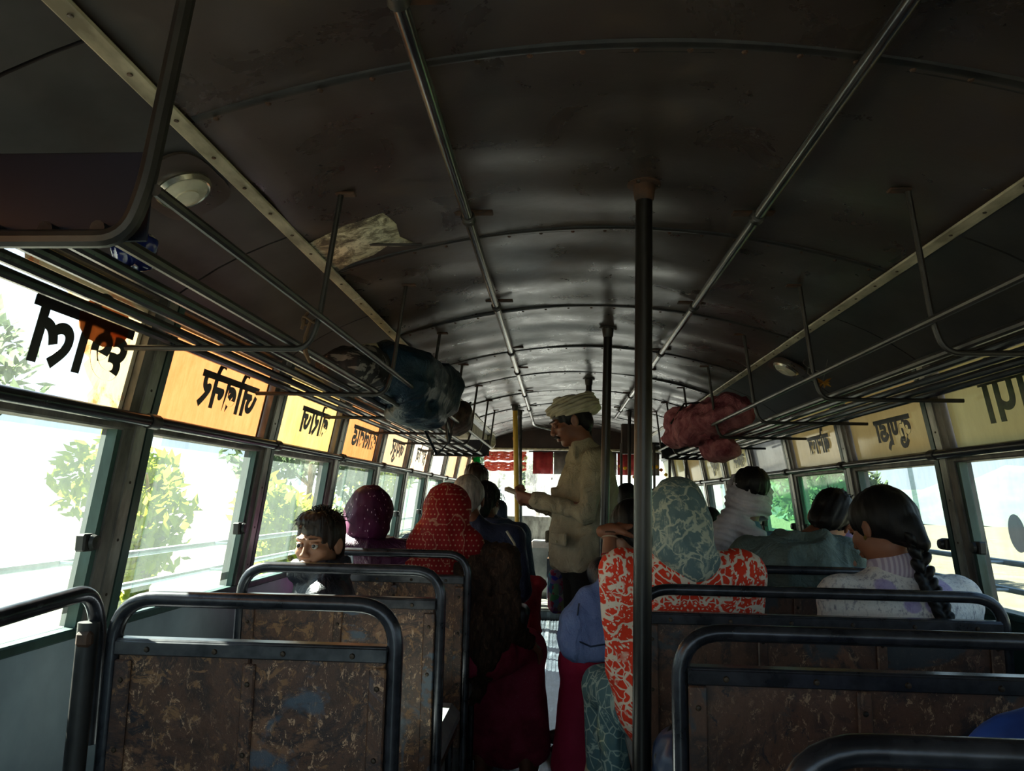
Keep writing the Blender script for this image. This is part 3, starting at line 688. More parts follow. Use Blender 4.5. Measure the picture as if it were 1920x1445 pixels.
lamp('cove_lamp', (-0.773, 1.395, 1.814), -1, 'round frosted lamp on the left cove above the luggage rack', 0.047)
lamp('cove_lamp', (1.035, 3.40, 1.810), 1, 'small oval lamp on the right cove beside the loose wires', 0.050)
M_WIRE = simple('thin loose wire', '#6d6a66', '#97948d', 0.5, 0.3, 10)
m = MB()
m.tube([(1.08+0.05*math.cos(a)*1.0, 3.12+0.10*math.sin(a*1.0), 1.775+0.05*math.sin(a*0.9+.4)) for a in np.linspace(0, 4.4, 26)], 0.0016, 6)
m.tube([(1.10, 3.05, 1.76), (1.06, 3.1, 1.71), (1.05, 3.16, 1.745), (1.07, 3.2, 1.79)], 0.0016, 6)
m.tube([(1.07, 2.98, 1.77), (1.075, 3.05, 1.70), (1.05, 3.09, 1.69), (1.10, 3.15, 1.76)], 0.0014, 6)
tag(m.build('loose_wires', M_WIRE), 'tangle of thin loose wires hanging from the right cove', 'wire')
t = empty('peeled_patch', (-0.56, 1.95, cz(-0.56)-0.004), label='pale peeled patch on the dark ceiling near the left trim', cat='ceiling patch')
pts = [(-0.685, 1.87), (-0.60, 1.84), (-0.53, 1.80), (-0.49, 1.79), (-0.46, 1.80), (-0.445, 1.90), (-0.455, 1.99), (-0.43, 2.05), (-0.465, 2.06), (-0.50, 2.03), (-0.55, 2.07), (-0.62, 2.085), (-0.675, 2.12), (-0.695, 2.08)]
def m_patch():
    t = NT('mottled cream primer'); co = t.coord(world=True); f = t.noise(co, 18, 8, 0.8, 0.6); g_ = t.noise(co, 5, 5, 0.7, 0.8)
    c = t.ramp(t.mix(0.4, f, g_), [(0.43, hx('#463c30')), (0.50, hx('#9a8e74')), (0.56, hx('#e6dcc0'))]); return t.done(t.bsdf(c, 0.7, 0, f, 0.4, 0.003))
V = []; cx_, cy_ = -0.56, 1.95
zz = lambda x, y: cz(x)-(cz(-0.56)-0.004)-0.004
V = [(x-cx_, y-cy_, zz(x, y)) for x, y in pts]+[(x-cx_, y-cy_, zz(x, y)+0.003) for x, y in pts]; n = len(pts); V += [(0, 0, zz(cx_, 0)-0.001)]
F = [(2*n, i, (i+1) % n) for i in range(n)]+[(i, n+i, n+(i+1) % n, (i+1) % n) for i in range(n)]
link(bpy.data.objects.new('primer', mesh_from('primer', V, F, m_patch())), t)
m = MB().box(0.02, 0.17, 0.03, 0.045, 0.004, 0.008, 0.001); m.build('torn_seam', M_DARK, t)

m = MB().tube(fillet([(0.815, 1.02, cz(0.815)-0.002), (0.82, 1.02, cz(0.815)-0.02), (0.835, 1.055, cz(0.83)-0.022), (0.85, 1.085, cz(0.85)-0.010), (0.852, 1.09, cz(0.85)-0.002)], 0.006), 0.0035, 8)
tag(m.build('ceiling_hook', M_DARK), 'small black wire hook on the dark ceiling at the upper right', 'hook')
# ------------------------------------------------------------------ the front of the bus
M_RED = simple('red windscreen cloth', '#8a1a22', '#b8333a', 0.7, 0, 12, 0.3); M_GRN = leafmat('green translucent banner', '#0c9a4e', '#1fbf6a')
def m_garland():
    t = NT('pink tinsel'); co = t.coord((1, 1, 1), world=True); f = t.noise(co, 40, 4, 0.7)
    c = t.ramp(f, [(0.4, hx('#d0605a')), (0.6, hx('#ffc4b4'))]); d = t.n('BsdfDiffuse'); t.l(c, d.inputs[0]); e = t.n('BsdfTranslucent'); t.l(c, e.inputs[0]); mx = t.n('MixShader'); mx.inputs[0].default_value = 0.6
    t.l(d.outputs[0], mx.inputs[1]); t.l(e.outputs[0], mx.inputs[2]); return t.done(mx.outputs[0])
t = empty('green_banner', (-1.05, 8.9, 1.57), label='bright green banner with a pale heart at the top left of the windscreen', cat='banner')
m = MB(); V = []; F = []
for i in range(9):
    for k in range(5): V.append((-0.11+0.22*i/8, 0.012*math.sin(i*1.3), -0.10+0.27*k/4-(0.03 if k == 0 and i % 2 else 0)))
for i in range(8):
    for k in range(4): q = i*5+k; F.append((q, q+5, q+6, q+1))
o = link(bpy.data.objects.new('cloth', mesh_from('cloth', V, F, M_GRN)), t); md = o.modifiers.new('s', 'SOLIDIFY'); md.thickness = 0.003
hp = [(0.045*(math.sin(a)**3), 0.045*(0.8*math.cos(a)-0.32*math.cos(2*a)-0.12*math.cos(3*a))) for a in np.linspace(0, 2*math.pi, 24, endpoint=False)]
m = MB().prism(hp, 0.004, Matrix.Translation((0.0, -0.02, 0.03)) @ Matrix.Rotation(math.pi/2, 4, 'X')); m.build('heart', simple('pale pink heart', '#c9a79c', '#dcbcb0', 0.6), t)
t = empty('tinsel_garland', (-0.68, 8.85, 1.62), label='pink and white tinsel garland in two rows above the windscreen', cat='garland')
mg = m_garland()
for r_ in range(2):
    m = MB()
    for k in range(3):
        m.tube([(-0.2+0.5*j/12, 0.01*math.sin(j*2+k), 0.11-0.125*r_-0.035*k+0.006*math.sin(j*1.7)) for j in range(13)], [0.018+0.004*math.sin(j*2.4+k) for j in range(13)], 8)
    m.build('tinsel_row', mg, t)
for x, z in ((0.29, 0.05), (0.26, -0.05)):
    m = MB().lathe([(0.001, -0.03), (0.024, -0.012), (0.024, 0.012), (0.001, 0.03)], (x, -0.01, z), (0, 0, 1), 12); m.build('pompom', simple('cream pompom', '#e8d9a8', '#fff0c8', 0.7), t)
t = empty('windscreen_valance', (0.15, 8.85, 1.62), label='dark red cloth valance hung along the top of the windscreen', cat='valance')
for k in range(6):
    m = MB(); x = -0.45+k*0.25; V = []; F = []
    for i in range(9):
        for j in range(4): V.append((x+0.24*i/8, 0.015*math.sin(i*0.8*2), 0.13-0.26*j/3))
    for i in range(8):
        for j in range(3): q = i*4+j; F.append((q, q+1, q+5, q+4))
    o = link(bpy.data.objects.new('cloth_panel', mesh_from('cloth_panel', V, F, M_RED if k % 2 == 0 else simple('smoky sun film', '#5c5558', '#7d7674', 0.5))), t); md = o.modifiers.new('s', 'SOLIDIFY'); md.thickness = 0.004
m = MB().tube([(-0.5, 0, 0.135), (1.05, 0, 0.135)], 0.008, 8); m.build('rod', M_ROD, t)
t = empty('duct_box', (-0.90, 7.2, 1.70), label='cream ceiling duct box with a round vent, front left', cat='duct')
m = MB().box(-0.13, 0.16, -0.95, 0.9, 0.0, 0.17, 0.03); m.build('casing', simple('cream enamel', '#8d8672', '#b8b09a', 0.5, 0, 8, 0.2), t)
m = MB().lathe([(0.07, 0), (0.078, 0.01), (0.078, 0.05), (0.06, 0.06), (0.03, 0.05)], (0.16, 0.55, 0.085), (1, -0.5, 0), 24); m.build('vent', simple('cream enamel'), t) if False else m.build('vent', M_TRIM, t)
t = empty('cab_partition', (0.75, 6.9, 0), label='dark tubular partition behind the driver, right of the aisle', cat='partition')
for x in (-0.17, 0.0, 0.13, 0.27, 0.42):
    m = MB().tube([(x, 0, 0.0), (x, 0, 1.72)], 0.013, 10); m.build('upright', M_DARK, t)
for z in (0.9, 1.3, 1.72):
    m = MB().tube([(-0.17, 0, z), (0.45, 0, z)], 0.012, 10); m.build('crossbar', M_DARK, t)
m = MB().box(-0.16, 0.44, -0.01, 0.01, 0.15, 0.9, 0.004); m.build('lower_panel', M_POST, t)
m = MB().box(-0.17, 0.0, -0.02, 0.02, 1.62, 1.90, 0.008); m.build('notice_board', M_HEAD, t)
t = empty('marigold_garland', (0.78, 7.6, 1.50), label='yellow and orange marigold garland strung by the driver', cat='garland')
for k in range(12):
    a = k/11; m = MB().lathe([(0.001, -0.02), (0.018, -0.008), (0.018, 0.008), (0.001, 0.02)], (-0.15+0.5*a, 0, 0.06*math.cos(a*9)-0.02), (0, 0, 1), 10)
    m.build('flower', simple('marigold yellow', '#e8a010', '#ffd020', 0.7, 0, 30, 0.4) if k % 3 else simple('marigold orange', '#d9721a', '#f09030', 0.7, 0, 30, 0.4), t)
# stacked curved seat shells and odds by the engine cover
for k, (y, lb) in enumerate(((8.05, 'nearest of three dark padded shells standing by the engine cover'), (8.22, 'middle of three dark padded shells by the engine cover'), (8.38, 'farthest of three dark padded shells by the engine cover'))):
    t = empty('padded_shell', (0.02+0.01*k, y, 0.10), label=lb, cat='seat shell', group='padded shells by the engine cover')
    m = MB().box(-0.13, 0.13, -0.05, 0.05, 0.02, 0.52+0.06*k, 0.045); m.build('shell', simple('dark moulded shell', '#23262b', '#3c4046', 0.3, 0.1, 6), t)
    m = MB().box(-0.09, 0.09, -0.062, -0.045, 0.10, 0.14, 0.008); m.build('strap', M_ALU, t)
    for x in (-0.1, 0.1):
        m = MB().tube([(x, 0, 0), (x, 0, 0.05)], 0.01, 8); m.build('foot', M_DARK, t)
t = empty('engine_cover', (0.15, 8.72, 0.10), label='pale dusty engine cover at the front under the windscreen', cat='engine cover')
m = MB().box(-0.5, 0.7, -0.22, 0.3, 0, 0.62, 0.07); m.build('cover', simple('dusty light grey casing', '#8f938f', '#c4c7c0', 0.5, 0, 5, 0.2), t)
m = MB().box(-0.25, 0.2, -0.24, -0.2, 0.2, 0.45, 0.02); m.build('hatch', M_ALU, t)
# ------------------------------------------------------------------ smooth solid modelling (distance fields turned into one skin)
_rs = np.random.RandomState(7); _LAT = _rs.rand(32, 32, 32).astype(np.float32)*2-1
def vnoise(X, Y, Z):
    xi, yi, zi = np.floor(X), np.floor(Y), np.floor(Z); fx, fy, fz = X-xi, Y-yi, Z-zi
    fx = fx*fx*(3-2*fx); fy = fy*fy*(3-2*fy); fz = fz*fz*(3-2*fz)
    a = xi.astype(np.int32) & 31; b = yi.astype(np.int32) & 31; c = zi.astype(np.int32) & 31; a1 = (a+1) & 31; b1 = (b+1) & 31; c1 = (c+1) & 31; L = _LAT
    x00 = L[a, b, c]*(1-fx)+L[a1, b, c]*fx; x10 = L[a, b1, c]*(1-fx)+L[a1, b1, c]*fx
    x01 = L[a, b, c1]*(1-fx)+L[a1, b, c1]*fx; x11 = L[a, b1, c1]*(1-fx)+L[a1, b1, c1]*fx
    return (x00*(1-fy)+x10*fy)*(1-fz)+(x01*(1-fy)+x11*fy)*fz
I4 = Matrix.Identity(4)
def TR(loc=(0, 0, 0), rot=(0, 0, 0), s=1.0): return Matrix.Translation(loc) @ Euler([R(a) for a in rot]).to_matrix().to_4x4() @ Matrix.Scale(s, 4)
class S:
    """list of soft solids: E ellipsoid, C tapered limb, B rounded box, T ring"""
    def __init__(s, M=I4, k=0.02): s.p = []; s.M = M; s.k = k
    def _a(s, *a): s.p.append(a); return s
    def E(s, c, r, rot=(0, 0, 0), k=None, sub=False, M=None):
        m = (M or s.M) @ TR(c, rot); return s._a('E', m, tuple(r), s.k if k is None else k, sub)
    def C(s, a, ra, b, rb, k=None, sub=False, M=None):
        m = (M or s.M); sc = m.to_scale()[0]; return s._a('C', m @ Vector(a), ra*sc, m @ Vector(b), rb*sc, s.k if k is None else k, sub)
    def P(s, pts, rs, k=None, M=None):
        if not hasattr(rs, '__len__'): rs = [rs]*len(pts)
        for i in range(len(pts)-1): s.C(pts[i], rs[i], pts[i+1], rs[i+1], k, False, M)
        return s
    def B(s, c, hf, rot=(0, 0, 0), rd=0.01, k=None, sub=False, M=None):
        m = (M or s.M) @ TR(c, rot); return s._a('B', m, tuple(hf), rd, s.k if k is None else k, sub)
    def T(s, c, Rr, r, rot=(0, 0, 0), sq=(1, 1, 1), k=None, M=None):
        m = (M or s.M) @ TR(c, rot) @ Matrix.Diagonal((sq[0], sq[1], sq[2], 1)); return s._a('T', m, Rr, r, s.k if k is None else k, False)
    def bounds(s):
        lo = np.full(3, 9e9); hi = -lo
        for p in s.p:
            if p[-1]: continue
            for c, r in s.ext(p): lo = np.minimum(lo, np.array(c)-r); hi = np.maximum(hi, np.array(c)+r)
        return lo, hi
    @staticmethod
    def ext(p):
        if p[0] == 'C': return [(p[1], p[2]), (p[3], p[4])]
        sc = max(abs(v) for v in p[1].to_scale())
        if p[0] == 'T': return [(p[1].translation, (p[2]+p[3])*sc)]
        if p[0] == 'E':
            m = np.array(p[1].to_3x3()); r = np.sqrt(((m*np.array(p[2]))**2).sum(1)); return [(p[1].translation, r)]
        m = np.abs(np.array(p[1].to_3x3())); return [(p[1].translation, m @ (np.array(p[2])+p[3]))]
    def mesh(s, h, disp=None, pad=0.02, clip=None):
        lo, hi = s.bounds(); lo = lo-pad; hi = hi+pad
        if clip: lo = np.maximum(lo, clip[0]); hi = np.minimum(hi, clip[1])
        n = np.ceil((hi-lo)/h).astype(int)+1; D = np.full(n, 1.0, dtype=np.float32)
        ax = [(lo[i]+h*np.arange(n[i])).astype(np.float32) for i in range(3)]
        for p in s.p:
            k = p[-2]; mg = k+3*h+0.004; l2 = np.full(3, 9e9); h2 = -l2
            for c, r in s.ext(p): l2 = np.minimum(l2, np.array(c)-r); h2 = np.maximum(h2, np.array(c)+r)
            a = np.clip(np.floor((l2-mg-lo)/h).astype(int), 0, n); b = np.clip(np.ceil((h2+mg-lo)/h).astype(int)+1, 0, n)
            if np.any(b <= a): continue
            X = ax[0][a[0]:b[0], None, None]; Y = ax[1][None, a[1]:b[1], None]; Z = ax[2][None, None, a[2]:b[2]]
            if p[0] == 'C':
                A, ra, Bp, rb = p[1:5]; d = Bp-A; L2 = max(d.length_squared, 1e-9)
                t = np.clip(((X-A.x)*d.x+(Y-A.y)*d.y+(Z-A.z)*d.z)/L2, 0, 1)
                v = np.sqrt((X-A.x-t*d.x)**2+(Y-A.y-t*d.y)**2+(Z-A.z-t*d.z)**2)-(ra+(rb-ra)*t)
            else:
                inv = p[1].inverted(); sc = p[1].to_scale(); q = [inv[i][0]*X+inv[i][1]*Y+inv[i][2]*Z+inv[i][3] for i in range(3)]
                if p[0] == 'E':
                    r = p[2]; k0 = np.sqrt((q[0]/r[0])**2+(q[1]/r[1])**2+(q[2]/r[2])**2)+1e-6
                    k1 = np.sqrt((q[0]/r[0]**2)**2+(q[1]/r[1]**2)**2+(q[2]/r[2]**2)**2)+1e-6; v = k0*(k0-1)/k1*sc[0]
                elif p[0] == 'B':
                    hf, rd = p[2], p[3]; e = [np.abs(q[i])-(hf[i]-rd) for i in range(3)]
                    v = (np.sqrt(np.maximum(e[0], 0)**2+np.maximum(e[1], 0)**2+np.maximum(e[2], 0)**2)+np.minimum(np.maximum(e[0], np.maximum(e[1], e[2])), 0)-rd)*sc[0]
                else: v = (np.sqrt((np.sqrt(q[0]**2+q[1]**2)-p[2])**2+q[2]**2)-p[3])*min(sc)
            o = D[a[0]:b[0], a[1]:b[1], a[2]:b[2]]
            if p[-1]:
                v = -v; g = np.maximum(k-np.abs(o-v), 0)/max(k, 1e-6); o[...] = np.maximum(o, v)+g*g*k*0.25
            else:
                g = np.maximum(k-np.abs(o-v), 0)/max(k, 1e-6); o[...] = np.minimum(o, v)-g*g*k*0.25
        if disp is not None:
            ii = np.where(np.abs(D) < 0.03+2*h); X = ax[0][ii[0]]; Y = ax[1][ii[1]]; Z = ax[2][ii[2]]
            D[ii] += disp(X, Y, Z).astype(np.float32)
        D[0], D[-1], D[:, 0], D[:, -1], D[:, :, 0], D[:, :, -1] = (0.01,)*6 if clip is None else (D[0], D[-1], D[:, 0], D[:, -1], D[:, :, 0], D[:, :, -1])
        return nets(D, lo, h)
def nets(D, lo, h):
    Sg = D < 0; cnt = np.zeros(np.array(D.shape)-1, dtype=np.int8)
    for i in (0, 1):
        for j in (0, 1):
            for k in (0, 1): cnt += Sg[i:D.shape[0]-1+i, j:D.shape[1]-1+j, k:D.shape[2]-1+k]
    act = (cnt > 0) & (cnt < 8); ids = np.argwhere(act); idx = np.full(act.shape, -1, dtype=np.int32); idx[act] = np.arange(len(ids))
    acc = np.zeros((len(ids), 3), dtype=np.float32); w = np.zeros((len(ids), 1), dtype=np.float32)
    for axx in range(3):
        o1, o2 = [q for q in range(3) if q != axx]
        for u in (0, 1):
            for v in (0, 1):
                A = [0, 0, 0]; A[o1] = u; A[o2] = v; Bq = list(A); Bq[axx] = 1
                da = D[ids[:, 0]+A[0], ids[:, 1]+A[1], ids[:, 2]+A[2]]; db = D[ids[:, 0]+Bq[0], ids[:, 1]+Bq[1], ids[:, 2]+Bq[2]]
                c = (da < 0) != (db < 0); t = np.where(c, da/(da-db+1e-12), 0); P = np.tile(np.array(A, dtype=np.float32), (len(ids), 1)); P[:, axx] = t
                acc += P*c[:, None]; w[:, 0] += c
    V = (ids+acc/np.maximum(w, 1))*h+lo; Fs = []
    for axx in range(3):
        o1, o2 = (axx+1) % 3, (axx+2) % 3; sl0 = [slice(None)]*3; sl1 = [slice(None)]*3; sl0[axx] = slice(0, -1); sl1[axx] = slice(1, None)
        a, b = Sg[tuple(sl0)], Sg[tuple(sl1)]; e = np.argwhere(a != b); e = e[(e[:, o1] > 0) & (e[:, o2] > 0)]
        e = e[(e[:, o1] < idx.shape[o1]) & (e[:, o2] < idx.shape[o2])]
        if not len(e): continue
        def cell(d1, d2):
            q = e.copy(); q[:, o1] -= d1; q[:, o2] -= d2; return idx[q[:, 0], q[:, 1], q[:, 2]]
        f = np.stack([cell(1, 1), cell(0, 1), cell(0, 0), cell(1, 0)], 1); neg = a[e[:, 0], e[:, 1], e[:, 2]]; f[~neg] = f[~neg][:, ::-1]; f = f[(f >= 0).all(1)]; Fs.append(f)
    return V, np.concatenate(Fs) if Fs else np.zeros((0, 4), int)
def join(*vf):
    V = []; F = []; b = 0
    for v, f in vf: V.append(v); F.append(f+b); b += len(v)
    return np.concatenate(V), np.concatenate(F)
def solid(name, sd, h, mat, parent=None, disp=None, clip=None):
    V, F = sd.mesh(h, disp, clip=clip); return link(bpy.data.objects.new(name, mesh_from(name, V, F, mat)), parent)
def folds(amp=0.006, f=9.0, st=(1, 1, 0.45), fine=0.0015, seed=0.0):
    def d(X, Y, Z):
        n = vnoise(X*f*st[0]+seed, Y*f*st[1]+seed, Z*f*st[2]+seed); m = vnoise(X*f*2.3*st[0]+5+seed, Y*f*2.3*st[1], Z*f*2.3*st[2])
        return amp*(np.abs(n)*2-0.6)+amp*0.5*(np.abs(m)*2-0.6)+fine*vnoise(X*60, Y*60, Z*60)
    return d
def strands(amp=0.003, f=55, M=I4, seed=0.0, ax=(1, 1, 0.12)):
    inv = M.inverted()
    def d(X, Y, Z):
        q = [inv[i][0]*X+inv[i][1]*Y+inv[i][2]*Z+inv[i][3] for i in range(3)]
        return amp*vnoise(q[0]*f*ax[0]+seed, q[1]*f*ax[1], q[2]*f*ax[2])+amp*0.6*vnoise(q[0]*f*2*ax[0], q[1]*f*2*ax[1]+seed, q[2]*f*2*ax[2])+0.004*vnoise(q[0]*16+seed, q[1]*16, q[2]*9)
    return d
# ------------------------------------------------------------------ people
def head_sd(H, child=False, k=0.012):
    s = S(H, k)
    s.E((0, -0.012, 0.030), (0.074, 0.092, 0.084)); s.E((0, 0.030, -0.030), (0.059, 0.060, 0.074 if not child else 0.066)); s.E((0, 0.058, -0.088 if not child else -0.078), (0.026, 0.024, 0.020))
    s.E((0, 0.012, -0.070), (0.050, 0.055, 0.030))
    for x in (-1, 1):
        s.E((x*0.036, 0.055, -0.020), (0.026, 0.026, 0.024)); s.C((x*0.012, 0.088, 0.024), 0.009, (x*0.045, 0.072, 0.024), 0.008)
        s.E((x*0.031, 0.100, 0.004), (0.017, 0.018, 0.012), k=0.008, sub=True)
        s.E((x*0.076, -0.006, -0.006), (0.009, 0.019, 0.031), (8, 0, x*18), k=0.006); s.E((x*0.084, 0.000, -0.004), (0.005, 0.010, 0.018), (8, 0, x*18), k=0.004, sub=True)
        s.E((x*0.011, 0.096 if child else 0.099, -0.031), (0.009, 0.009, 0.007), k=0.006)
        s.C((x*0.019, 0.0905, 0.0105), 0.0042, (x*0.043, 0.083, 0.0095), 0.0038, k=0.004); s.C((x*0.020, 0.0895, -0.0065), 0.0035, (x*0.042, 0.083, -0.0055), 0.003, k=0.004)
    nz = 0.82 if child else 1.0; s.C((0, 0.086, 0.014), 0.007, (0, 0.086+0.020*nz, -0.026), 0.0100*nz, k=0.01)
    s.C((-0.017, 0.090, -0.056), 0.0055, (0.017, 0.090, -0.056), 0.0055, k=0.005); s.C((-0.014, 0.089, -0.066), 0.0065, (0.014, 0.089, -0.066), 0.0065, k=0.005)
    s.C((-0.022, 0.094, -0.061), 0.0015, (0.022, 0.094, -0.061), 0.0015, k=0.003, sub=True)
    return s
def hand_sd(w, d, n, side=1, curl=(20, 35, 30), size=1.0, s=None, spread=1.0, thumb=25):
    """w wrist, d direction of the hand, n the way the palm faces, side +1/-1 = side of the thumb"""
    w, d, n = Vector(w), Vector(d).normalized(), Vector(n).normalized(); n = (n-d*n.dot(d)).normalized(); sd_ = d.cross(n)*side; s = s or S(k=0.006); z = size
    s.C(w-d*0.03, 0.024*z, w+d*0.01, 0.023*z, k=0.01)
    for i in range(4):
        lat = (1.5-i)*0.0185*z*spread; kb = w+d*0.082*z+sd_*lat-n*0.002
        s.C(w+d*0.012*z+sd_*lat*0.55, 0.0145*z, kb, 0.0115*z, k=0.012)
        L = (0.042, 0.046, 0.043, 0.033)[i]*z; p = kb; a = 0
        for j, (f_, r0, r1) in enumerate(((1.0, 0.0098, 0.0088), (0.62, 0.0088, 0.0078), (0.50, 0.0078, 0.0062))):
            a += curl[j]*(1+0.10*i); dr = (d*math.cos(R(a))+n*math.sin(R(a))+sd_*lat*1.5).normalized(); q = p+dr*L*f_; s.C(p, r0*z, q, r1*z, k=0.003); p = q
    b = w+d*0.022*z+sd_*0.020*z; d1 = (d*0.75+sd_*0.75+n*0.35).normalized(); p1 = b+d1*0.036*z; d2 = (d*math.cos(R(thumb))+n*0.6+sd_*0.15).normalized(); p2 = p1+d2*0.032*z; p3 = p2+(d2+n*0.4).normalized()*0.024*z
    s.C(b, 0.0155*z, p1, 0.0115*z, k=0.010); s.C(p1, 0.0108*z, p2, 0.0095*z, k=0.003); s.C(p2, 0.0095*z, p3, 0.0072*z, k=0.003); return s
M_EYEW = simple('eye white', '#aaa59e', '#bab5ae', 0.2, 0, 5, 0.0); M_IRIS = simple('dark brown iris', '#140c08', '#24150d', 0.15, 0, 5, 0.0)
def skin(n_, a, b): return simple(n_, a, b, 0.5, 0, 9, 0.08, bdist=0.002)
SK1 = skin('brown skin', '#6a4130', '#7d4f3a'); SK2 = skin('light brown skin', '#94654a', '#a87558'); SK3 = skin('warm brown skin', '#7d4d37', '#905c42')
HAIRB = simple('black hair', '#060506', '#121011', 0.5, 0, 60, 0.5, (1, 1, 0.15), spec=0.22); HAIRBR = simple('sunlit brown black hair', '#140d09', '#2c1d15', 0.45, 0, 60, 0.5, (1, 1, 0.2), spec=0.3); HAIRG = simple('grey hair', '#6f6d6a', '#9b9894', 0.5, 0, 60, 0.5, (1, 1, 0.2))
def eyes(H, parent, look=(0, 0)):
    for x in (-1, 1):
        m = MB(); c = H @ Vector((x*0.031, 0.0815, 0.0015)); r = 0.0115*H.to_scale()[0]
        prof = [(r*math.sin(a), -r*math.cos(a)) for a in np.linspace(0, math.pi, 12)]; ax = (H.to_3x3() @ Vector((0, 1, 0))).normalized(); m.lathe(prof, c, ax, 16); e = m.build('eye', M_EYEW, parent)
        lk = (H.to_3x3() @ Euler((R(look[1]), 0, R(look[0]))).to_matrix() @ Vector((0, 1, 0))).normalized()
        m = MB(); m.lathe([(r*0.60, r*0.80), (r*0.52, r*0.88), (r*0.30, r*0.99), (0, r*1.03)], c, lk, 16); m.build('iris', M_IRIS, e)
def person(label, loc, rz=0, group=None, head=(0, 0.02, 1.14), hrot=(0, 0, 0), hs=1.0, sw=0.165, sz=0.955, hipz=0.60, hipy=0.0, lean=0.0, bulk=1.0,
           arms=None, hands=None, skinm=SK1, top=None, bottom=None, topname='jacket', bottomname='trousers', h=0.012, topdisp=None, child=False, legs=True, stand=False, skirt=False, eye=False, look=(0, 0), fine=0.0065, sleeve=None, extra_top=None, hem=None, bdisp=None, kneeY=0.38, knee_dx=0.0, mouthless=False):
    """one continuous body in its own frame (facing +Y, floor at z = 0); clothes are grown over the same bones"""
    H = TR(head, hrot, hs); b = bulk; sh = Vector((0, hipy+lean, sz)); hip = Vector((0, hipy, hipz))
    A = {}
    for x in (-1, 1):
        S_ = Vector((x*sw, sh.y, sh.z)); d = (arms or {}).get(x)
        if d is None: d = (Vector((x*(sw+0.045*b), sh.y+0.03, sh.z-0.26)), Vector((x*0.07, sh.y+0.25, sh.z-0.32)))
        A[x] = (S_, Vector(d[0]), Vector(d[1]))
    def torso(s, g):
        s.E((0, hip.y, hip.z), (0.155*b+g, 0.115*b+g, 0.11+g)); m = hip.lerp(sh, 0.45); s.E(m, (0.135*b+g, 0.095*b+g, 0.15+g), k=0.05)
        m = hip.lerp(sh, 0.80); s.E(m, (sw*0.93+g, 0.100*b+g, 0.13+g), k=0.05); s.C(A[-1][0]*0.9+sh*0.1, 0.050*b+g, A[1][0]*0.9+sh*0.1, 0.050*b+g, k=0.05)
        s.C(sh+Vector((0, 0, 0.0)), 0.07+g, sh.lerp(H @ Vector((0, -0.01, -0.06)), 0.45), 0.052+g, k=0.04)
    def arm(s, g, x):
        a, e, w = A[x]; s.C(a, 0.046*b+g, e, 0.036*b+g, k=0.025); s.C(e, 0.036*b+g, w, 0.024+g*0.8, k=0.015)
    def legs_(s, g):
        for x in (-1, 1):
            if stand: K = Vector((x*0.085, hip.y+0.01, hip.z*0.54)); An = Vector((x*0.09, hip.y-0.01, 0.08)); s.C((x*0.08, hip.y, hip.z-0.03), 0.080*b+g, K, 0.052+g, k=0.03)
            else: K = Vector((x*0.10+knee_dx, hip.y+kneeY, 0.555)); An = Vector((x*0.10+knee_dx, hip.y+kneeY-0.02, 0.08)); s.C((x*0.085, hip.y+0.02, 0.585), 0.078*b+g, K, 0.055+g, k=0.03)
            s.C(K, 0.052+g, An, 0.034+g, k=0.02)
            if g == 0: s.E(An+Vector((0, 0.06, -0.045)), (0.038, 0.115, 0.034), k=0.02)
    s = S(k=0.02); torso(s, 0)
    for x in (-1, 1): arm(s, 0, x)
    if legs: legs_(s, 0)
    hd = head_sd(H, child); c0 = H @ Vector((0, -0.015, -0.065)); s.p += hd.p; s.C(c0, 0.050*hs, sh+Vector((0, -0.0, 0.02)), 0.056*hs, k=0.03)
    for x, kw in (hands or {}).items():
        if kw is None: continue
        e, w = A[x][1], A[x][2]; kw = dict(kw); d = kw.pop('d', (w-e)); s.p += hand_sd(w, d, kw.pop('n', (0, 0, -1)), kw.pop('side', -x), **kw).p
    for x in (-1, 1):
        if hands is None or x not in hands:
            e, w = A[x][1], A[x][2]; s.p += hand_sd(w, w-e, (0, 0, -1), -x).p
    V, F = s.mesh(fine); o = link(bpy.data.objects.new('person', mesh_from('person', V, F, skinm))); o.location = loc; o.rotation_euler = (0, 0, R(rz)); tag(o, label, 'person', group)
    if eye: eyes(H, o, look)
    if top:
        s = S(k=0.03); torso(s, 0.014)
        for x in (-1, 1):
            a, e, w = A[x]; s.C(a, 0.058*b, e, 0.050*b, k=0.035); sl = (sleeve or {}).get(x, 0.93); s.C(e, 0.050*b, e.lerp(w, sl), 0.037 if sl > 0.5 else 0.047, k=0.015)
        if hem is not None: s.C(hip+Vector((0, 0, 0.05)), 0.15*b, (0, hip.y, hem+0.13), 0.155*b, k=0.04); 
        if extra_top: extra_top(s, H, A, sh, hip)
        solid(topname, s, h, top, o, topdisp or folds(0.006, 9, seed=loc[1]*3))
    if bottom:
        s = S(k=0.03)
        if skirt:
            s.E((0, hip.y, hip.z-0.02), (0.18*b, 0.15, 0.10)); s.C((-0.07+knee_dx*.3, hip.y+0.05, 0.57), 0.10, (-0.09+knee_dx, hip.y+kneeY, 0.55), 0.075, k=0.06); s.C((0.07+knee_dx*.3, hip.y+0.05, 0.57), 0.10, (0.09+knee_dx, hip.y+kneeY, 0.55), 0.075, k=0.06)
            s.C((-0.08+knee_dx, hip.y+kneeY, 0.54), 0.078, (-0.11+knee_dx, hip.y+kneeY+0.03, 0.14), 0.085, k=0.06); s.C((0.08+knee_dx, hip.y+kneeY, 0.54), 0.078, (0.11+knee_dx, hip.y+kneeY+0.03, 0.14), 0.085, k=0.06); s.C((knee_dx, hip.y+kneeY, 0.52), 0.09, (knee_dx, hip.y+kneeY+0.02, 0.14), 0.10, k=0.06)
        else: legs_(s, 0.016); s.E((0, hip.y, hip.z-0.01), (0.165*b, 0.13*b, 0.10))
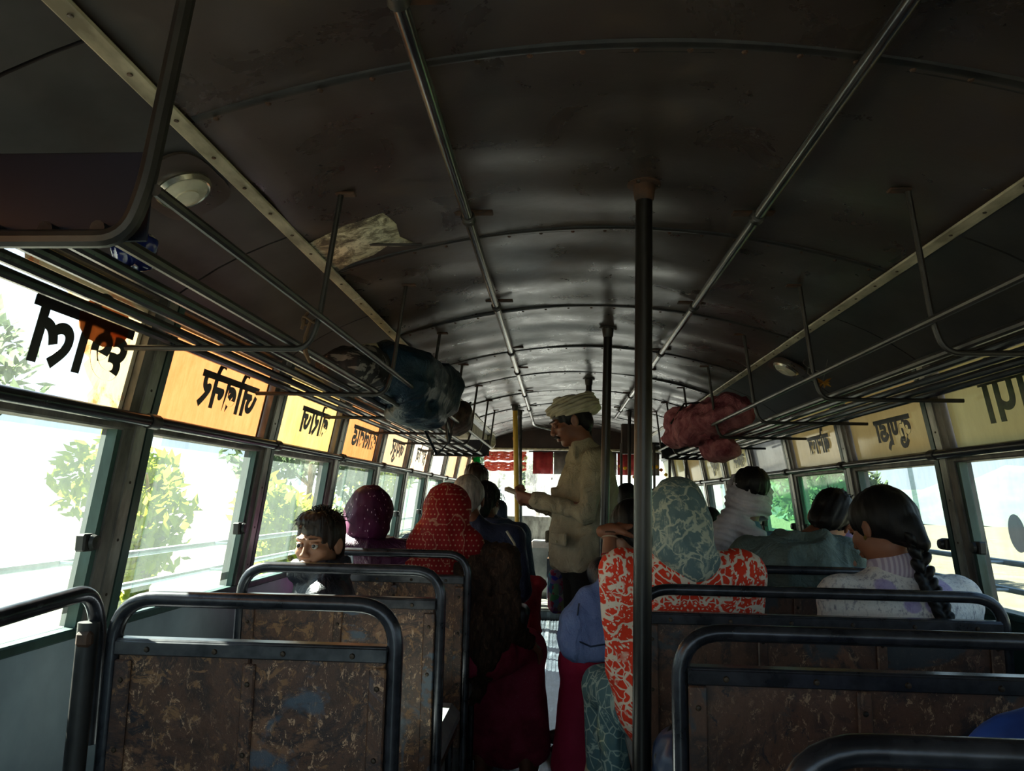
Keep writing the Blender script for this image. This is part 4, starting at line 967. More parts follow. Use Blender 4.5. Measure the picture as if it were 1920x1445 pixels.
        solid(bottomname, s, 0.012, bottom, o, bdisp or folds(0.006, 10, seed=loc[0]*5))
        if stand:
            s = S(k=0.02)
            for x in (-1, 1): s.E((x*0.09, hip.y+0.055, 0.045), (0.046, 0.14, 0.042)); s.E((x*0.09, hip.y-0.03, 0.07), (0.043, 0.055, 0.05))
            solid('shoes', s, 0.008, M_DARK, o)
    o['H'] = [v for r in H for v in r]
    return o, H, A, sh
def hair_cap(H, parent, mat, name='hair', extra=None, face=True, amp=0.0035, h=0.005, sub=None):
    s = S(H, 0.012); s.E((0, -0.018, 0.036), (0.082, 0.098, 0.090)); s.E((0, -0.055, -0.010), (0.070, 0.056, 0.070))
    if extra: extra(s)
    if face: s.E((0, 0.098, -0.040), (0.070, 0.075, 0.078), k=0.012, sub=True); s.E((0, 0.03, -0.09), (0.10, 0.085, 0.075), k=0.015, sub=True)
    if sub: sub(s)
    return solid(name, s, h, mat, parent, strands(amp, 60, H))
def tufts(name, H, parent, mat, n, seed, region, length=0.05, r=0.0012, drop=0.3):
    rr = random.Random(seed); m = MB(); 
    for i in range(n):
        a, e = region(rr); d = Vector((math.sin(a)*math.cos(e), math.cos(a)*math.cos(e), math.sin(e)))
        p = Vector((0, -0.018, 0.036))+Vector((d.x*0.080, d.y*0.096, d.z*0.088)); dd = (d+Vector((rr.uniform(-.8, .8), rr.uniform(-.3, 1.2), rr.uniform(-.4, .5)))).normalized(); L = length*rr.uniform(.5, 1.1)
        P = [H @ p, H @ (p+dd*L*.5), H @ (p+dd*L+Vector((0, 0, -drop*L)))]; m.tube(P, [r*H.to_scale()[0]*q for q in (1.4, 1.1, 0.3)], 4)
    o = m.build(name, mat, parent); o['kind'] = 'stuff'; return o
# fabrics
def fabric(name, fn, rough=0.8, bump=None, bstr=0.3, transl=0.0, transp=0.0, spec=0.2, **kw):
    t = NT(name); col, bp = fn(t); sh = t.bsdf(col, rough, 0, bp, bstr, kw.pop('bdist', 0.002), spec, **kw)
    if transl:
        e = t.n('BsdfTranslucent'); t.l(col, e.inputs[0]); mx = t.n('MixShader'); mx.inputs[0].default_value = transl; t.l(sh, mx.inputs[1]); t.l(e.outputs[0], mx.inputs[2]); sh = mx.outputs[0]
    if transp:
        e = t.n('BsdfTransparent'); mx = t.n('MixShader'); mx.inputs[0].default_value = transp; t.l(sh, mx.inputs[1]); t.l(e.outputs[0], mx.inputs[2]); sh = mx.outputs[0]
    return t.done(sh)
def mirrored(t, sc):
    tc = t.n('TexCoord'); sp = t.n('SeparateXYZ'); t.l(tc.outputs['Object'], sp.inputs[0]); ax = t.math('ABSOLUTE', sp.outputs[0]); cb = t.n('CombineXYZ'); t.l(ax, cb.inputs[0]); t.l(sp.outputs[1], cb.inputs[1]); t.l(sp.outputs[2], cb.inputs[2])
    mp = t.n('Mapping'); mp.inputs['Scale'].default_value = sc; t.l(cb.outputs[0], mp.inputs[0]); return mp.outputs[0]
def vor(t, co, sc, feat='F1', out='Distance'):
    v = t.n('TexVoronoi', feature=feat); v.inputs['Scale'].default_value = sc; t.l(co, v.inputs['Vector']); return v.outputs[out]
BW = lambda a, b: [(a, (0, 0, 0, 1)), (b, (1, 1, 1, 1))]
WB = lambda a, b: [(a, (1, 1, 1, 1)), (b, (0, 0, 0, 1))]
def f_redsweater(t):
    co = mirrored(t, (1, 0.3, 1)); nz = t.noise(co, 9, 3, 0.5); wv = t.mix(0.12, co, t.mix(1.0, nz, nz)); e1 = vor(t, wv, 46, 'DISTANCE_TO_EDGE'); f1 = vor(t, wv, 110, 'F1'); n = t.noise(co, 9, 2, 0.5)
    lines = t.ramp(e1, WB(0.06, 0.10)); dots = t.ramp(f1, WB(0.30, 0.36)); zone = t.ramp(n, BW(0.50, 0.53))
    ring = t.ramp(t.math('ABSOLUTE', t.math('SUBTRACT', t.noise(co, 17, 2, 0.4), 0.5)), WB(0.020, 0.030))
    m = t.math('MAXIMUM', t.math('MULTIPLY', lines, zone), t.math('MAXIMUM', ring, t.math('MULTIPLY', dots, t.math('SUBTRACT', 1.0, zone))))
    return t.mix(m, hx('#d63a22'), hx('#dccdbb')), f1
def f_greenscarf(t):
    co = t.coord((1, 1, 1)); nz = t.noise(co, 12, 4, 0.6, 0.8); e = vor(t, t.mix(0.10, co, nz), 17, 'DISTANCE_TO_EDGE'); st = t.coord((60, 60, 14)); fine = t.noise(st, 1.5, 4, 0.8); n = t.noise(co, 19, 4, 0.6, 1.0)
    m = t.math('MAXIMUM', t.ramp(e, WB(0.03, 0.07)), t.math('MULTIPLY', t.ramp(n, BW(0.50, 0.60)), t.ramp(fine, BW(0.42, 0.6))))
    return t.mix(m, hx('#6e8486'), hx('#c4c8b4')), fine
def f_veil(t):
    tc = t.n('TexCoord'); sp = t.n('SeparateXYZ'); t.l(tc.outputs['Object'], sp.inputs[0])
    u = t.math('MULTIPLY', sp.outputs[0], 58.0); v = t.math('MULTIPLY', sp.outputs[2], 50.0); row = t.math('MODULO', t.math('FLOOR', v), 2.0); u2 = t.math('ADD', u, t.math('MULTIPLY', row, 0.5))
    fu = t.math('SUBTRACT', t.math('FRACT', u2), 0.5); fv = t.math('SUBTRACT', t.math('FRACT', v), 0.5)
    d = t.math('ADD', t.math('MULTIPLY', fu, fu), t.math('MULTIPLY', fv, fv)); dot = t.ramp(d, WB(0.016, 0.04))
    n = t.noise(t.coord((1, 1, 1)), 7, 2, 0.4, 1.0); ring = t.ramp(t.math('ABSOLUTE', t.math('SUBTRACT', n, 0.5)), WB(0.006, 0.012)); 
    m = t.math('MAXIMUM', dot, t.math('MULTIPLY', ring, 0.7)); return t.mix(m, hx('#a3262a'), hx('#d9a286')), t.noise(t.coord((20, 20, 3)), 1, 4)
def f_purple(t):
    st = t.coord((90, 90, 34)); n = vor(t, st, 1.0, 'F1'); col = t.ramp(t.noise(t.coord(), 6, 3), [(0.4, hx('#38122c')), (0.6, hx('#52193e'))]); return t.mix(t.ramp(n, WB(0.13, 0.17)), col, hx('#d9b3c8')), n
def f_maroon(t):
    n = vor(t, t.coord((1, 1, 1)), 120, 'F1'); z = t.noise(t.coord(), 10, 3); col = t.ramp(z, [(0.4, hx('#7a2236')), (0.6, hx('#9a304a'))]); return t.mix(t.math('MULTIPLY', t.ramp(n, WB(0.16, 0.2)), t.ramp(z, BW(0.45, 0.6))), col, hx('#a05868')), n
def f_fur(t):
    n = t.noise(t.coord((14, 14, 5)), 3, 6, 0.8, 1.5); return t.ramp(n, [(0.35, hx('#1c1511')), (0.55, hx('#3a2a20')), (0.72, hx('#6a5240'))]), n
def f_knit(t):
    n = vor(t, t.coord((1, 1, 0.7)), 190, 'F1'); z = t.noise(t.coord((90, 90, 50)), 1, 3, 0.7); col = t.mix(t.ramp(z, BW(0.52, 0.66)), hx('#e2deda'), hx('#a09ca4'))
    v = vor(t, mirrored(t, (1, 0.25, 1.25)), 8.5, 'F1'); return t.mix(t.math('MULTIPLY', t.ramp(v, WB(0.24, 0.28)), 0.75), col, hx('#9a86bd')), n
def f_collar(t):
    w = t.n('TexWave'); w.inputs['Scale'].default_value = 28; t.l(t.coord((1, 0.5, 0.0)), w.inputs['Vector']); return t.ramp(w.outputs['Fac'], [(0.3, hx('#a394a8')), (0.7, hx('#c6bcc8'))]), w.outputs['Fac']
def two(a, b, s=6, st=(1, 1, 1)):
    def f(t): n = t.noise(t.coord(st), s, 5, 0.65); w = t.mix(0.1, t.math('ABSOLUTE', t.math('SUBTRACT', t.noise(t.coord((1, 1, 0.7)), 11, 3, 0.5, 1.2), 0.5)), t.noise(t.coord((220, 220, 220)), 1, 2)); return t.ramp(n, [(0.35, hx(a)), (0.65, hx(b))]), w
    return f
def f_teal(t):
    co = t.coord(); n = t.noise(co, 14, 4, 0.6, 1.5); e = vor(t, co, 20, 'DISTANCE_TO_EDGE'); m = t.math('MAXIMUM', t.ramp(n, BW(0.55, 0.62)), t.ramp(e, WB(0.02, 0.05))); return t.mix(m, hx('#587a82'), hx('#a8c0ba')), n
FAB = {k: fabric(k, f, **kw) for k, f, kw in (
    ('red and cream patterned knit', f_redsweater, {}), ('sheer green printed gauze', f_greenscarf, dict(transl=0.25, rough=0.6)), ('sheer red dotted veil cloth', f_veil, dict(transl=0.45, transp=0.06, rough=0.6)),
    ('purple dashed scarf cloth', f_purple, dict(transl=0.2, rough=0.55)), ('plum satin', two('#32122a', '#54224a'), dict(rough=0.35, spec=0.5, transl=0.15, bstr=0.5, bdist=0.05)), ('maroon dotted skirt cloth', f_maroon, dict(transl=0.1)), ('dark brown fur fabric', f_fur, dict(bstr=0.8)),
    ('white speckled knit', f_knit, dict(bstr=0.6)), ('ribbed lilac collar', f_collar, {}), ('khaki cotton', two('#8c8470', '#aaa088'), dict(bstr=0.7, bdist=0.05)), ('black trouser cloth', two('#0a0a0b', '#161617'), {}),
    ('off white turban cotton', two('#a59c86', '#c4bca6', 9), {}), ('navy quilted cloth', two('#222a40', '#343b54'), dict(rough=0.5, bstr=0.6, bdist=0.05)), ('black shiny jacket cloth', two('#15171f', '#24262f'), dict(rough=0.38, spec=0.5, bstr=0.5, bdist=0.04)),
    ('grey lilac scarf cotton', two('#aaa5b0', '#d6d2d8', 9), dict(transl=0.1)), ('dusty blue shirt cloth', two('#55697e', '#6c8496'), dict(bstr=0.6, bdist=0.05)), ('grey green jacket cloth', two('#4a5650', '#6e7c76'), dict(bstr=0.7, bdist=0.06)),
    ('rose maroon skirt cloth', two('#981f42', '#ac2c50', 8), dict(rough=0.6)), ('teal printed trouser cloth', f_teal, {}), ('cream cotton', two('#b5aa90', '#cfc5ad'), {}), ('blue canvas', two('#6476a8', '#8296c8'), dict(rough=0.5, bstr=0.6, bdist=0.04)), ('teal nylon', two('#0e2230', '#173346'), dict(rough=0.5, spec=0.3, bstr=0.5, bdist=0.06)),
    ('pink blanket cloth', two('#7a3a48', '#c07c86', 14), dict(bstr=0.7, bdist=0.06)), ('bright blue nylon', two('#24408c', '#3556a8'), dict(rough=0.4)), ('navy nylon', two('#1a2740', '#2c3d5c'), dict(rough=0.35, spec=0.5)), ('mauve scarf', two('#6b5878', '#8a7896'), {}), ('grey panel cloth', two('#55504f', '#6f6a66'), {}), ('red shawl cloth', two('#8a2230', '#b03a44', 12), {}))}
Fb = FAB.get
# ---- the conductor
arms = {1: ((0.235, 0.05, 1.135), (0.075, 0.275, 1.185)), -1: ((-0.235, 0.06, 1.14), (-0.06, 0.28, 1.195))}
def jk(s, H, A, sh, hip):
    s.C((0, 0.0, 1.20), 0.15, (0, 0.0, 0.98), 0.165, k=0.05); s.C((0, 0.0, 0.98), 0.165, (0, 0.0, 0.90), 0.155, k=0.03); s.T((0, 0.0, 1.452), 0.062, 0.016, (18, 0, 0), (1.05, 1.15, 1.4), k=0.012)
    s.B((0, 0, 0.81), (0.3, 0.3, 0.045), rd=0.005, k=0.006, sub=True); s.B((0.012, 0.152, 1.06), (0.022, 0.02, 0.19), rd=0.006, k=0.01); s.C((0.02, 0.06, 1.46), 0.012, (0.085, 0.075, 1.40), 0.014, k=0.008); s.C((-0.02, 0.06, 1.46), 0.012, (-0.085, 0.075, 1.40), 0.014, k=0.008); s.T((0, 0, 0.875), 0.165, 0.012, k=0.01)
o, H, A, sh = person('man in a khaki jacket and white turban standing in the aisle counting tickets', (0.145, 3.80, 0), 102, stand=True, hipz=0.90, sz=1.385, hs=1.05, head=(0, 0.085, 1.592), hrot=(-22, 0, -4), sw=0.185, bulk=1.12, lean=-0.01,
    arms=arms, hands={1: dict(n=(-0.6, 0.1, 0.5), curl=(35, 45, 35), d=(-0.55, 0.75, 0.1)), -1: dict(n=(0.6, 0.1, 0.5), curl=(40, 50, 35), d=(0.5, 0.8, 0.15))}, skinm=SK1,
    top=Fb('khaki cotton'), bottom=Fb('black trouser cloth'), h=0.0085, hem=0.86, extra_top=jk, topdisp=folds(0.013, 8.5, (1, 1, 0.6)), fine=0.0045)
for x in (-1, 1):
    m = MB().box(-0.055, 0.055, 0, 0.014, -0.028, 0.028, 0.006, TR((x*0.115, 0.150, 1.175), (0, 0, -x*22))); pf = m.build('pocket_flap', Fb('khaki cotton'), o)
    m = MB().box(-0.062, 0.062, 0, 0.016, -0.030, 0.030, 0.006, TR((x*0.115, 0.160, 1.01), (0, 0, -x*24))); pf2 = m.build('pocket_flap', Fb('khaki cotton'), o)
    for pp, z in ((pf, 1.16), (pf2, 0.995)):
        m = MB().lathe([(0.007, 0), (0.006, 0.003), (0, 0.0035)], (x*0.118, 0.165 if pp is pf else 0.178, z), (x*0.35, 1, 0), 12); m.build('snap_button', simple('dull brass snap', '#8d8468', '#c0b898', 0.3, 0.7), pp)
m = MB()
for z in (1.38, 1.30, 1.2, 1.08, 0.98): m.lathe([(0.007, 0), (0.006, 0.003), (0, 0.0035)], (0.012, 0.176-0.05*max(0, z-1.3), z), (0, 1, 0), 12)
b = m.build('buttons', simple('dull brass snap'), o) if False else m.build('buttons', M_TRIM, o); b['kind'] = 'stuff'
hair_cap(H, o, HAIRB)
s = S(H @ TR((0, 0.004, 0.004), (13, 0, 0)), 0.006)
s.T((0, -0.018, 0.050), 0.086, 0.020, (4, 4, 0), (1.0, 1.20, 1.25)); s.T((0, -0.03, 0.066), 0.082, 0.022, (-8, -9, 0), (1.0, 1.2, 1.15)); s.T((0, -0.032, 0.080), 0.066, 0.024, (-16, 6, 0), (1.0, 1.25, 1.1)); s.T((0, -0.045, 0.070), 0.074, 0.024, (14, 8, 0), (1.05, 1.2, 1.2)); s.E((0, -0.02, 0.085), (0.07, 0.085, 0.038))
def tdisp(X, Y, Z):
    inv = H.inverted(); q = [inv[i][0]*X+inv[i][1]*Y+inv[i][2]*Z+inv[i][3] for i in range(3)]
    return 0.0035*np.sin(q[2]*330+q[0]*60+3*vnoise(q[0]*14, q[1]*14, q[2]*14))+0.003*vnoise(q[0]*40, q[1]*40, q[2]*60)
solid('turban', s, 0.0042, Fb('off white turban cotton'), o, tdisp)
s = S(H, 0.004)
for x in (-1, 1): s.C((x*0.002, 0.101, -0.047), 0.0052, (x*0.022, 0.093, -0.050), 0.0048); s.C((x*0.022, 0.093, -0.050), 0.0048, (x*0.032, 0.084, -0.058), 0.003); s.C((x*0.016, 0.097, 0.028), 0.0035, (x*0.044, 0.082, 0.029), 0.003)
s2 = S(H, 0.002)
for x in (-1, 1): s2.P([(x*0.018, 0.0915, 0.000), (x*0.031, 0.0905, -0.0035), (x*0.043, 0.084, -0.001)], 0.0016)
lo_ = S(H, 0.004)
for x in (-1, 1): lo_.E((x*0.031, 0.083, 0.001), (0.0135, 0.0095, 0.0085))
solid('eyelid', lo_, 0.0025, SK1, o)['kind'] = 'stuff'; solid('eyelashes', s2, 0.0016, HAIRB, o)['kind'] = 'stuff'
solid('moustache', s, 0.0028, HAIRB, o, strands(0.001, 120, H))
t = empty('ticket_bundle', (0, 0, 0), label='small pale bundle of tickets held in the hands of the standing man', cat='tickets'); 
_w = Matrix.Translation((0.145, 3.80, 0)) @ Matrix.Rotation(R(102), 4, 'Z'); tp = _w @ Vector((0.0, 0.375, 1.225)); t.location = tp; t.rotation_euler = (R(20), R(10), R(102))
for k in range(4): m = MB().box(-0.03, 0.03, -0.045, 0.045, 0.004*k, 0.004*k+0.0025, 0.001, TR((0.002*k, 0, 0), (0, 0, 5*k))); m.build('ticket', simple('pale ticket paper', '#b8a892', '#d9cbb6', 0.8), t)
t = empty('shoulder_bag', (0.005, 4.02, 0.72), rz=R(10), label='small bag with blue, pink and red pattern hanging behind the standing man', cat='bag')
def f_multi(t_):
    v = vor(t_, t_.coord(), 26, 'F1', 'Color'); mx = t_.mix(0.75, hx('#26357a'), v); return t_.mix(t_.ramp(t_.noise(t_.coord(), 20, 3), BW(0.55, 0.6)), t_.mix(0.55, mx, hx('#1c2450')), hx('#8a2a48')), t_.noise(t_.coord(), 30)
s = S(k=0.02); s.B((0, 0, 0), (0.05, 0.05, 0.11), rd=0.035); solid('body', s, 0.008, fabric('multicolour print', f_multi), t, folds(0.005, 14))
m = MB().tube([(-0.05, 0, 0.13), (-0.02, 0, 0.3), (0.09, 0.0, 0.5), (0.14, 0, 0.62)], 0.008, 8, flat=0.4); m.build('strap', M_DARK, t)

# ---- the boy looking back
def jb(s, H, A, sh, hip):
    s.T((0.0, 0.012, 0.958), 0.066, 0.020, (-4, 0, 0), (1.15, 1.2, 1.7), k=0.015)
o, H, A, sh = person('boy in a dark jacket turned round to look back at the photographer', (-0.765, 2.46, 0), 112, head=(0, 0.02, 1.038), hrot=(-3, 0, 54), hs=0.90, sw=0.125, sz=0.875, bulk=0.88, hipz=0.58, kneeY=0.19, knee_dx=0.0,
    arms={1: ((0.17, 0.06, 0.70), (0.06, 0.22, 0.66)), -1: ((-0.165, 0.05, 0.70), (-0.06, 0.22, 0.66))}, skinm=SK2, top=Fb('black shiny jacket cloth'), bottom=Fb('black trouser cloth'), h=0.0085, extra_top=jb, topdisp=folds(0.008, 13), child=True, eye=True, look=(4, 3), fine=0.0038)
hair_cap(H, o, HAIRBR, extra=lambda s: (s.E((0.0, 0.035, 0.088), (0.062, 0.050, 0.034)), s.E((0.01, 0.068, 0.082), (0.040, 0.024, 0.018), (20, 0, 0))), amp=0.005, h=0.0038)
tufts('loose_strands', H, o, HAIRBR, 220, 3, lambda rr: (rr.uniform(-math.pi, math.pi), rr.uniform(0.45, 1.5)), 0.045, 0.0012, 0.5)
tufts('fringe', H, o, HAIRBR, 60, 4, lambda rr: (rr.uniform(-0.85, 0.85), rr.uniform(0.55, 0.85)), 0.05, 0.0014, 0.9)
s = S(H, 0.003)
for x in (-1, 1): s.C((x*0.016, 0.0975, 0.027), 0.0026, (x*0.044, 0.083, 0.028), 0.0018)
solid('eyebrows', s, 0.0022, HAIRB, o)['kind'] = 'stuff'

# ---- woman in the purple veil
o, H, A, sh = person('woman in a purple dashed head scarf at the left windows, behind the boy', (-0.775, 3.06, 0), 6, head=(0, 0.03, 1.115), hrot=(-10, 0, 8), sw=0.155, sz=0.945, skinm=SK1, top=Fb('plum satin'), bottom=Fb('black trouser cloth'), topname='blouse', arms={-1: ((-0.15, 0.10, 0.70), (-0.05, 0.26, 0.62)), 1: ((0.19, 0.05, 0.70), (0.05, 0.26, 0.62))})
s = S(H, 0.025); s.E((0, -0.015, 0.022), (0.094, 0.112, 0.100)); s.E((-0.01, -0.055, -0.045), (0.088, 0.075, 0.085)); s.E((0.0, 0.11, -0.045), (0.062, 0.07, 0.085), k=0.015, sub=True); s.E((-0.075, 0.04, 0.01), (0.035, 0.05, 0.06)); s.E((0.0, -0.06, 0.07), (0.07, 0.06, 0.04))
solid('head_scarf', s, 0.0055, Fb('purple dashed scarf cloth'), o, folds(0.006, 16, (1, 1, 0.5)))
s = S(k=0.03); s.T((0, 0.0, 0.985), 0.082, 0.034, (0, 0, 0), (1.05, 1.0, 1.5)); s.C((-0.155, -0.01, 0.955), 0.065, (0.155, -0.01, 0.955), 0.065); s.E((-0.04, -0.075, 0.94), (0.12, 0.05, 0.08)); s.E((-0.06, -0.09, 0.99), (0.05, 0.03, 0.03), (0, 25, 0), k=0.008); s.E((0, -0.085, 0.87), (0.16, 0.04, 0.09)); s.E((0, 0, 1.10), (0.055, 0.075, 0.1), sub=True, k=0.01)
solid('shoulder_wrap', s, 0.0075, Fb('plum satin'), o, folds(0.008, 11, (1, 1, 0.8), seed=2))

# ---- woman in the red dotted veil
o, H, A, sh = person('woman in a sheer red dotted veil and dark fur jacket at the aisle', (-0.375, 3.10, 0), -10, head=(-0.085, 0.0, 1.135), hrot=(-8, 0, 10), sw=0.17, sz=0.945, bulk=1.08, skinm=SK1,
    arms={1: ((0.175, -0.02, 0.71), (0.22, 0.20, 0.60)), -1: ((-0.20, 0.06, 0.70), (-0.02, 0.26, 0.64))}, hands={1: dict(n=(-0.3, 0, -1), curl=(25, 35, 25))}, top=Fb('dark brown fur fabric'), bottom=Fb('maroon dotted skirt cloth'), bottomname='skirt', skirt=True, h=0.009,
    knee_dx=0.10, kneeY=0.33, topdisp=lambda X, Y, Z: 0.010*vnoise(X*70, Y*70, Z*45)+0.006*vnoise(X*30, Y*30, Z*14)+0.005*vnoise(X*9, Y*9, Z*7),
    extra_top=lambda s, H, A, sh, hip: (s.E((0.08, -0.04, 0.66), (0.11, 0.12, 0.16)), s.C((0.175, -0.02, 0.80), 0.055, (0.175, 0.0, 0.70), 0.058), s.C((0.12, 0.02, 0.66), 0.07, (0.05, -0.04, 0.44), 0.045)))
s = S(k=0.028); Hh = H; s.E((0, -0.012, 0.022), (0.100, 0.110, 0.100), M=Hh); s.E((0.0, -0.05, -0.045), (0.096, 0.080, 0.10), M=Hh)
s.E((-0.11, -0.075, 0.975), (0.125, 0.070, 0.14)); s.E((-0.12, -0.11, 0.88), (0.11, 0.032, 0.10), k=0.03); s.E((-0.06, -0.115, 0.83), (0.07, 0.026, 0.09), (0, -14, 0), k=0.02); s.E((-0.20, 0.0, 0.95), (0.06, 0.12, 0.09)); s.E((0.0, -0.05, 1.0), (0.09, 0.07, 0.08))
s.E((0, 0.125, -0.05), (0.070, 0.085, 0.095), k=0.015, sub=True, M=Hh)
solid('veil', s, 0.006, Fb('sheer red dotted veil cloth'), o, lambda X, Y, Z: 0.010*np.abs(vnoise(X*20+Z*2, Y*20, Z*2.2))-0.004+0.003*vnoise(X*45, Y*45, Z*5))
t = empty('black_bag', (-0.165, 3.22, 0.70), label='soft black bag hanging at the hip of the red veiled woman', cat='bag')
s = S(k=0.03); s.B((0, 0, 0), (0.045, 0.08, 0.06), (0, 10, 0), rd=0.035); solid('body', s, 0.009, simple('soft black leather', '#0d0c0e', '#1d1b1e', 0.45, 0, 10, 0.3), t, folds(0.006, 14)); m = MB().tube([(0.0, -0.07, 0.05), (-0.02, 0, 0.14), (0.0, 0.07, 0.05)], 0.006, 8); m.build('handle', M_DARK, t)

# ---- grey haired passenger
o, H, A, sh = person('grey haired passenger in a navy jacket with pale piping, beyond the red veil', (-0.40, 3.80, 0), 0, head=(-0.06, 0.02, 1.185), hrot=(-12, 0, 0), sw=0.175, sz=1.0, bulk=1.05, skinm=SK1, top=Fb('navy quilted cloth'), bottom=Fb('black trouser cloth'), hipz=0.61)
hair_cap(H, o, HAIRG)
for x in (-1, 1): m = MB().tube([(x*0.15, -0.11, 1.04), (x*0.19, -0.105, 0.98), (x*0.205, -0.10, 0.88), (x*0.19, -0.11, 0.75)], 0.006, 8); m.build('piping', M_TRIM, o)
# ---- young woman, navy jacket
o, H, A, sh = person('young woman with tied dark hair and a navy hooded jacket near the yellow pole', (-0.385, 4.50, 0), -12, head=(-0.05, 0.02, 1.175), hrot=(-6, 0, -10), sw=0.165, sz=0.985, bulk=1.08, skinm=SK1, top=Fb('navy quilted cloth'), bottom=Fb('black trouser cloth'), hipz=0.61,
    extra_top=lambda s, H, A, sh, hip: (s.T((0, -0.03, 1.03), 0.075, 0.035, (0, 0, 0), (1.1, 1.1, 1.4)), s.E((0, -0.09, 0.99), (0.10, 0.06, 0.07))))
hair_cap(H, o, HAIRB, extra=lambda s: (s.E((0, -0.07, -0.05), (0.062, 0.05, 0.07)), s.E((0, -0.10, -0.06), (0.035, 0.03, 0.04)), s.C((0, -0.10, -0.08), 0.03, (0.0, -0.095, -0.18), 0.022)))
tufts('loose_strands', H, o, HAIRB, 60, 8, lambda rr: (rr.uniform(1.2, 2.6), rr.uniform(-0.5, 0.4)), 0.06, 0.0012, 1.2)
t = empty('red_shawl', (-0.19, 4.42, 0.66), label='crumpled pink and red cloth on the lap beside the yellow pole', cat='cloth')
s = S(k=0.03); s.E((0, 0, 0), (0.09, 0.10, 0.10)); s.E((0.09, 0, 0.05), (0.05, 0.05, 0.04)); s.C((0.04, 0.02, -0.02), 0.055, (0.05, 0.02, -0.30), 0.05); solid('cloth', s, 0.009, Fb('red shawl cloth'), t, folds(0.012, 16))
# ---- boy or youth farther ahead
o, H, A, sh = person('youth with short brown hair farthest ahead on the left', (-0.57, 5.22, 0), 0, head=(0.0, 0.02, 1.315), hrot=(-4, 0, -25), sw=0.16, sz=1.12, hipz=0.66, skinm=SK2, top=Fb('navy quilted cloth'), bottom=Fb('black trouser cloth'))
hair_cap(H, o, HAIRBR); tufts('loose_strands', H, o, HAIRBR, 80, 9, lambda rr: (rr.uniform(-3.1, 3.1), rr.uniform(0.5, 1.5)), 0.03, 0.0012, 0.3)

# ---- woman in the red and cream sweater
o, H, A, sh = person('woman in a red and cream patterned sweater with a green gauze head scarf', (0.375, 2.33, 0), 2, head=(-0.012, 0.0, 1.150), hrot=(-14, 0, 4), sw=0.185, sz=0.982, bulk=1.14, skinm=SK3,
    arms={-1: ((-0.165, 0.02, 0.70), (-0.11, 0.30, 0.60)), 1: ((0.20, 0.03, 0.71), (0.08, 0.26, 0.62))}, top=Fb('red and cream patterned knit'), topname='sweater', bottom=Fb('teal printed trouser cloth'), h=0.0085, topdisp=folds(0.005, 8, (1, 1, 1)), knee_dx=-0.10, kneeY=0.40,
    extra_top=lambda s, H, A, sh, hip: (s.C((-0.165, 0.02, 0.74), 0.058, (-0.15, 0.06, 0.66), 0.055), s.E((-0.115, 0.02, 0.60), (0.075, 0.13, 0.12)), s.E((0, -0.02, 0.68), (0.175, 0.13, 0.18), k=0.04)))
s = S(k=0.03); s.E((0, -0.014, 0.022), (0.088, 0.108, 0.098), M=H); s.E((0.0, -0.052, -0.045), (0.088, 0.074, 0.085), M=H); s.E((0.0, -0.045, -0.10), (0.088, 0.060, 0.06), M=H); s.E((0.02, -0.090, 1.035), (0.075, 0.035, 0.05), (0, 10, 0)); s.E((0.03, -0.108, 1.005), (0.035, 0.02, 0.03)); s.E((0, 0.12, -0.045), (0.066, 0.08, 0.09), k=0.015, sub=True, M=H)
solid('head_scarf', s, 0.005, Fb('sheer green printed gauze'), o, lambda X, Y, Z: 0.007*np.abs(vnoise(X*15+Z*9, Y*15, Z*11))-0.003+0.003*vnoise(X*50, Y*50, Z*22))
s = S(k=0.03); s.C((-0.10, 0.30, 0.57), 0.080, (-0.14, 0.38, 0.50), 0.08); s.C((-0.15, 0.36, 0.50), 0.075, (-0.155, 0.34, 0.15), 0.085); s.E((-0.165, 0.24, 0.53), (0.05, 0.14, 0.06)); s.C((-0.185, 0.20, 0.50), 0.045, (-0.17, 0.22, 0.22), 0.045)
solid('scarf_end', s, 0.010, Fb('teal printed trouser cloth'), o, folds(0.014, 14, (1, 1, 0.6)))
s = S(k=0.03); s.C((-0.19, 0.40, 0.48), 0.045, (-0.215, 0.38, 0.12), 0.06); solid('kurta_hem', s, 0.010, Fb('cream cotton'), o, folds(0.008, 12))

# ---- girl with the braid
o, H, A, sh = person('girl in a white knitted sweater with a long black braid, right windows', (1.025, 2.36, 0), 4, head=(-0.040, 0.01, 1.132), hrot=(-22, 0, 27), hs=0.97, sw=0.178, sz=0.925, bulk=1.05, skinm=SK3,
    arms={-1: ((-0.215, 0.02, 0.70), (-0.08, 0.26, 0.60)), 1: ((0.205, 0.03, 0.70), (0.08, 0.26, 0.60))}, top=Fb('white speckled knit'), topname='sweater', bottom=Fb('navy quilted cloth'), h=0.008, topdisp=folds(0.004, 7, (1, 1, 1), fine=0.002),
    extra_top=lambda s, H, A, sh, hip: (s.E((0, -0.01, 0.75), (0.175, 0.125, 0.20), k=0.04), s.E((0, -0.02, 0.90), (0.19, 0.11, 0.09), k=0.04)))
s = S(k=0.008); s.T((0, 0.0, 1.015), 0.062, 0.014, (-10, 0, 0), (1.1, 1.15, 2.6)); solid('collar', s, 0.005, Fb('ribbed lilac collar'), o)
hair_cap(H, o, HAIRB, extra=lambda s: (s.E((0, -0.035, 0.020), (0.086, 0.094, 0.094)), s.E((0.0, -0.085, -0.03), (0.055, 0.042, 0.06)), s.C((0.0, -0.095, -0.03), 0.04, (0.0, -0.110, -0.09), 0.028)), amp=0.0025, h=0.0042)
s = S(k=0.004); p0 = H @ Vector((0.005, -0.108, -0.075)); P = [p0, Vector((0.040, -0.105, 0.985)), Vector((0.058, -0.135, 0.92)), Vector((0.075, -0.150, 0.84)), Vector((0.085, -0.155, 0.75))]
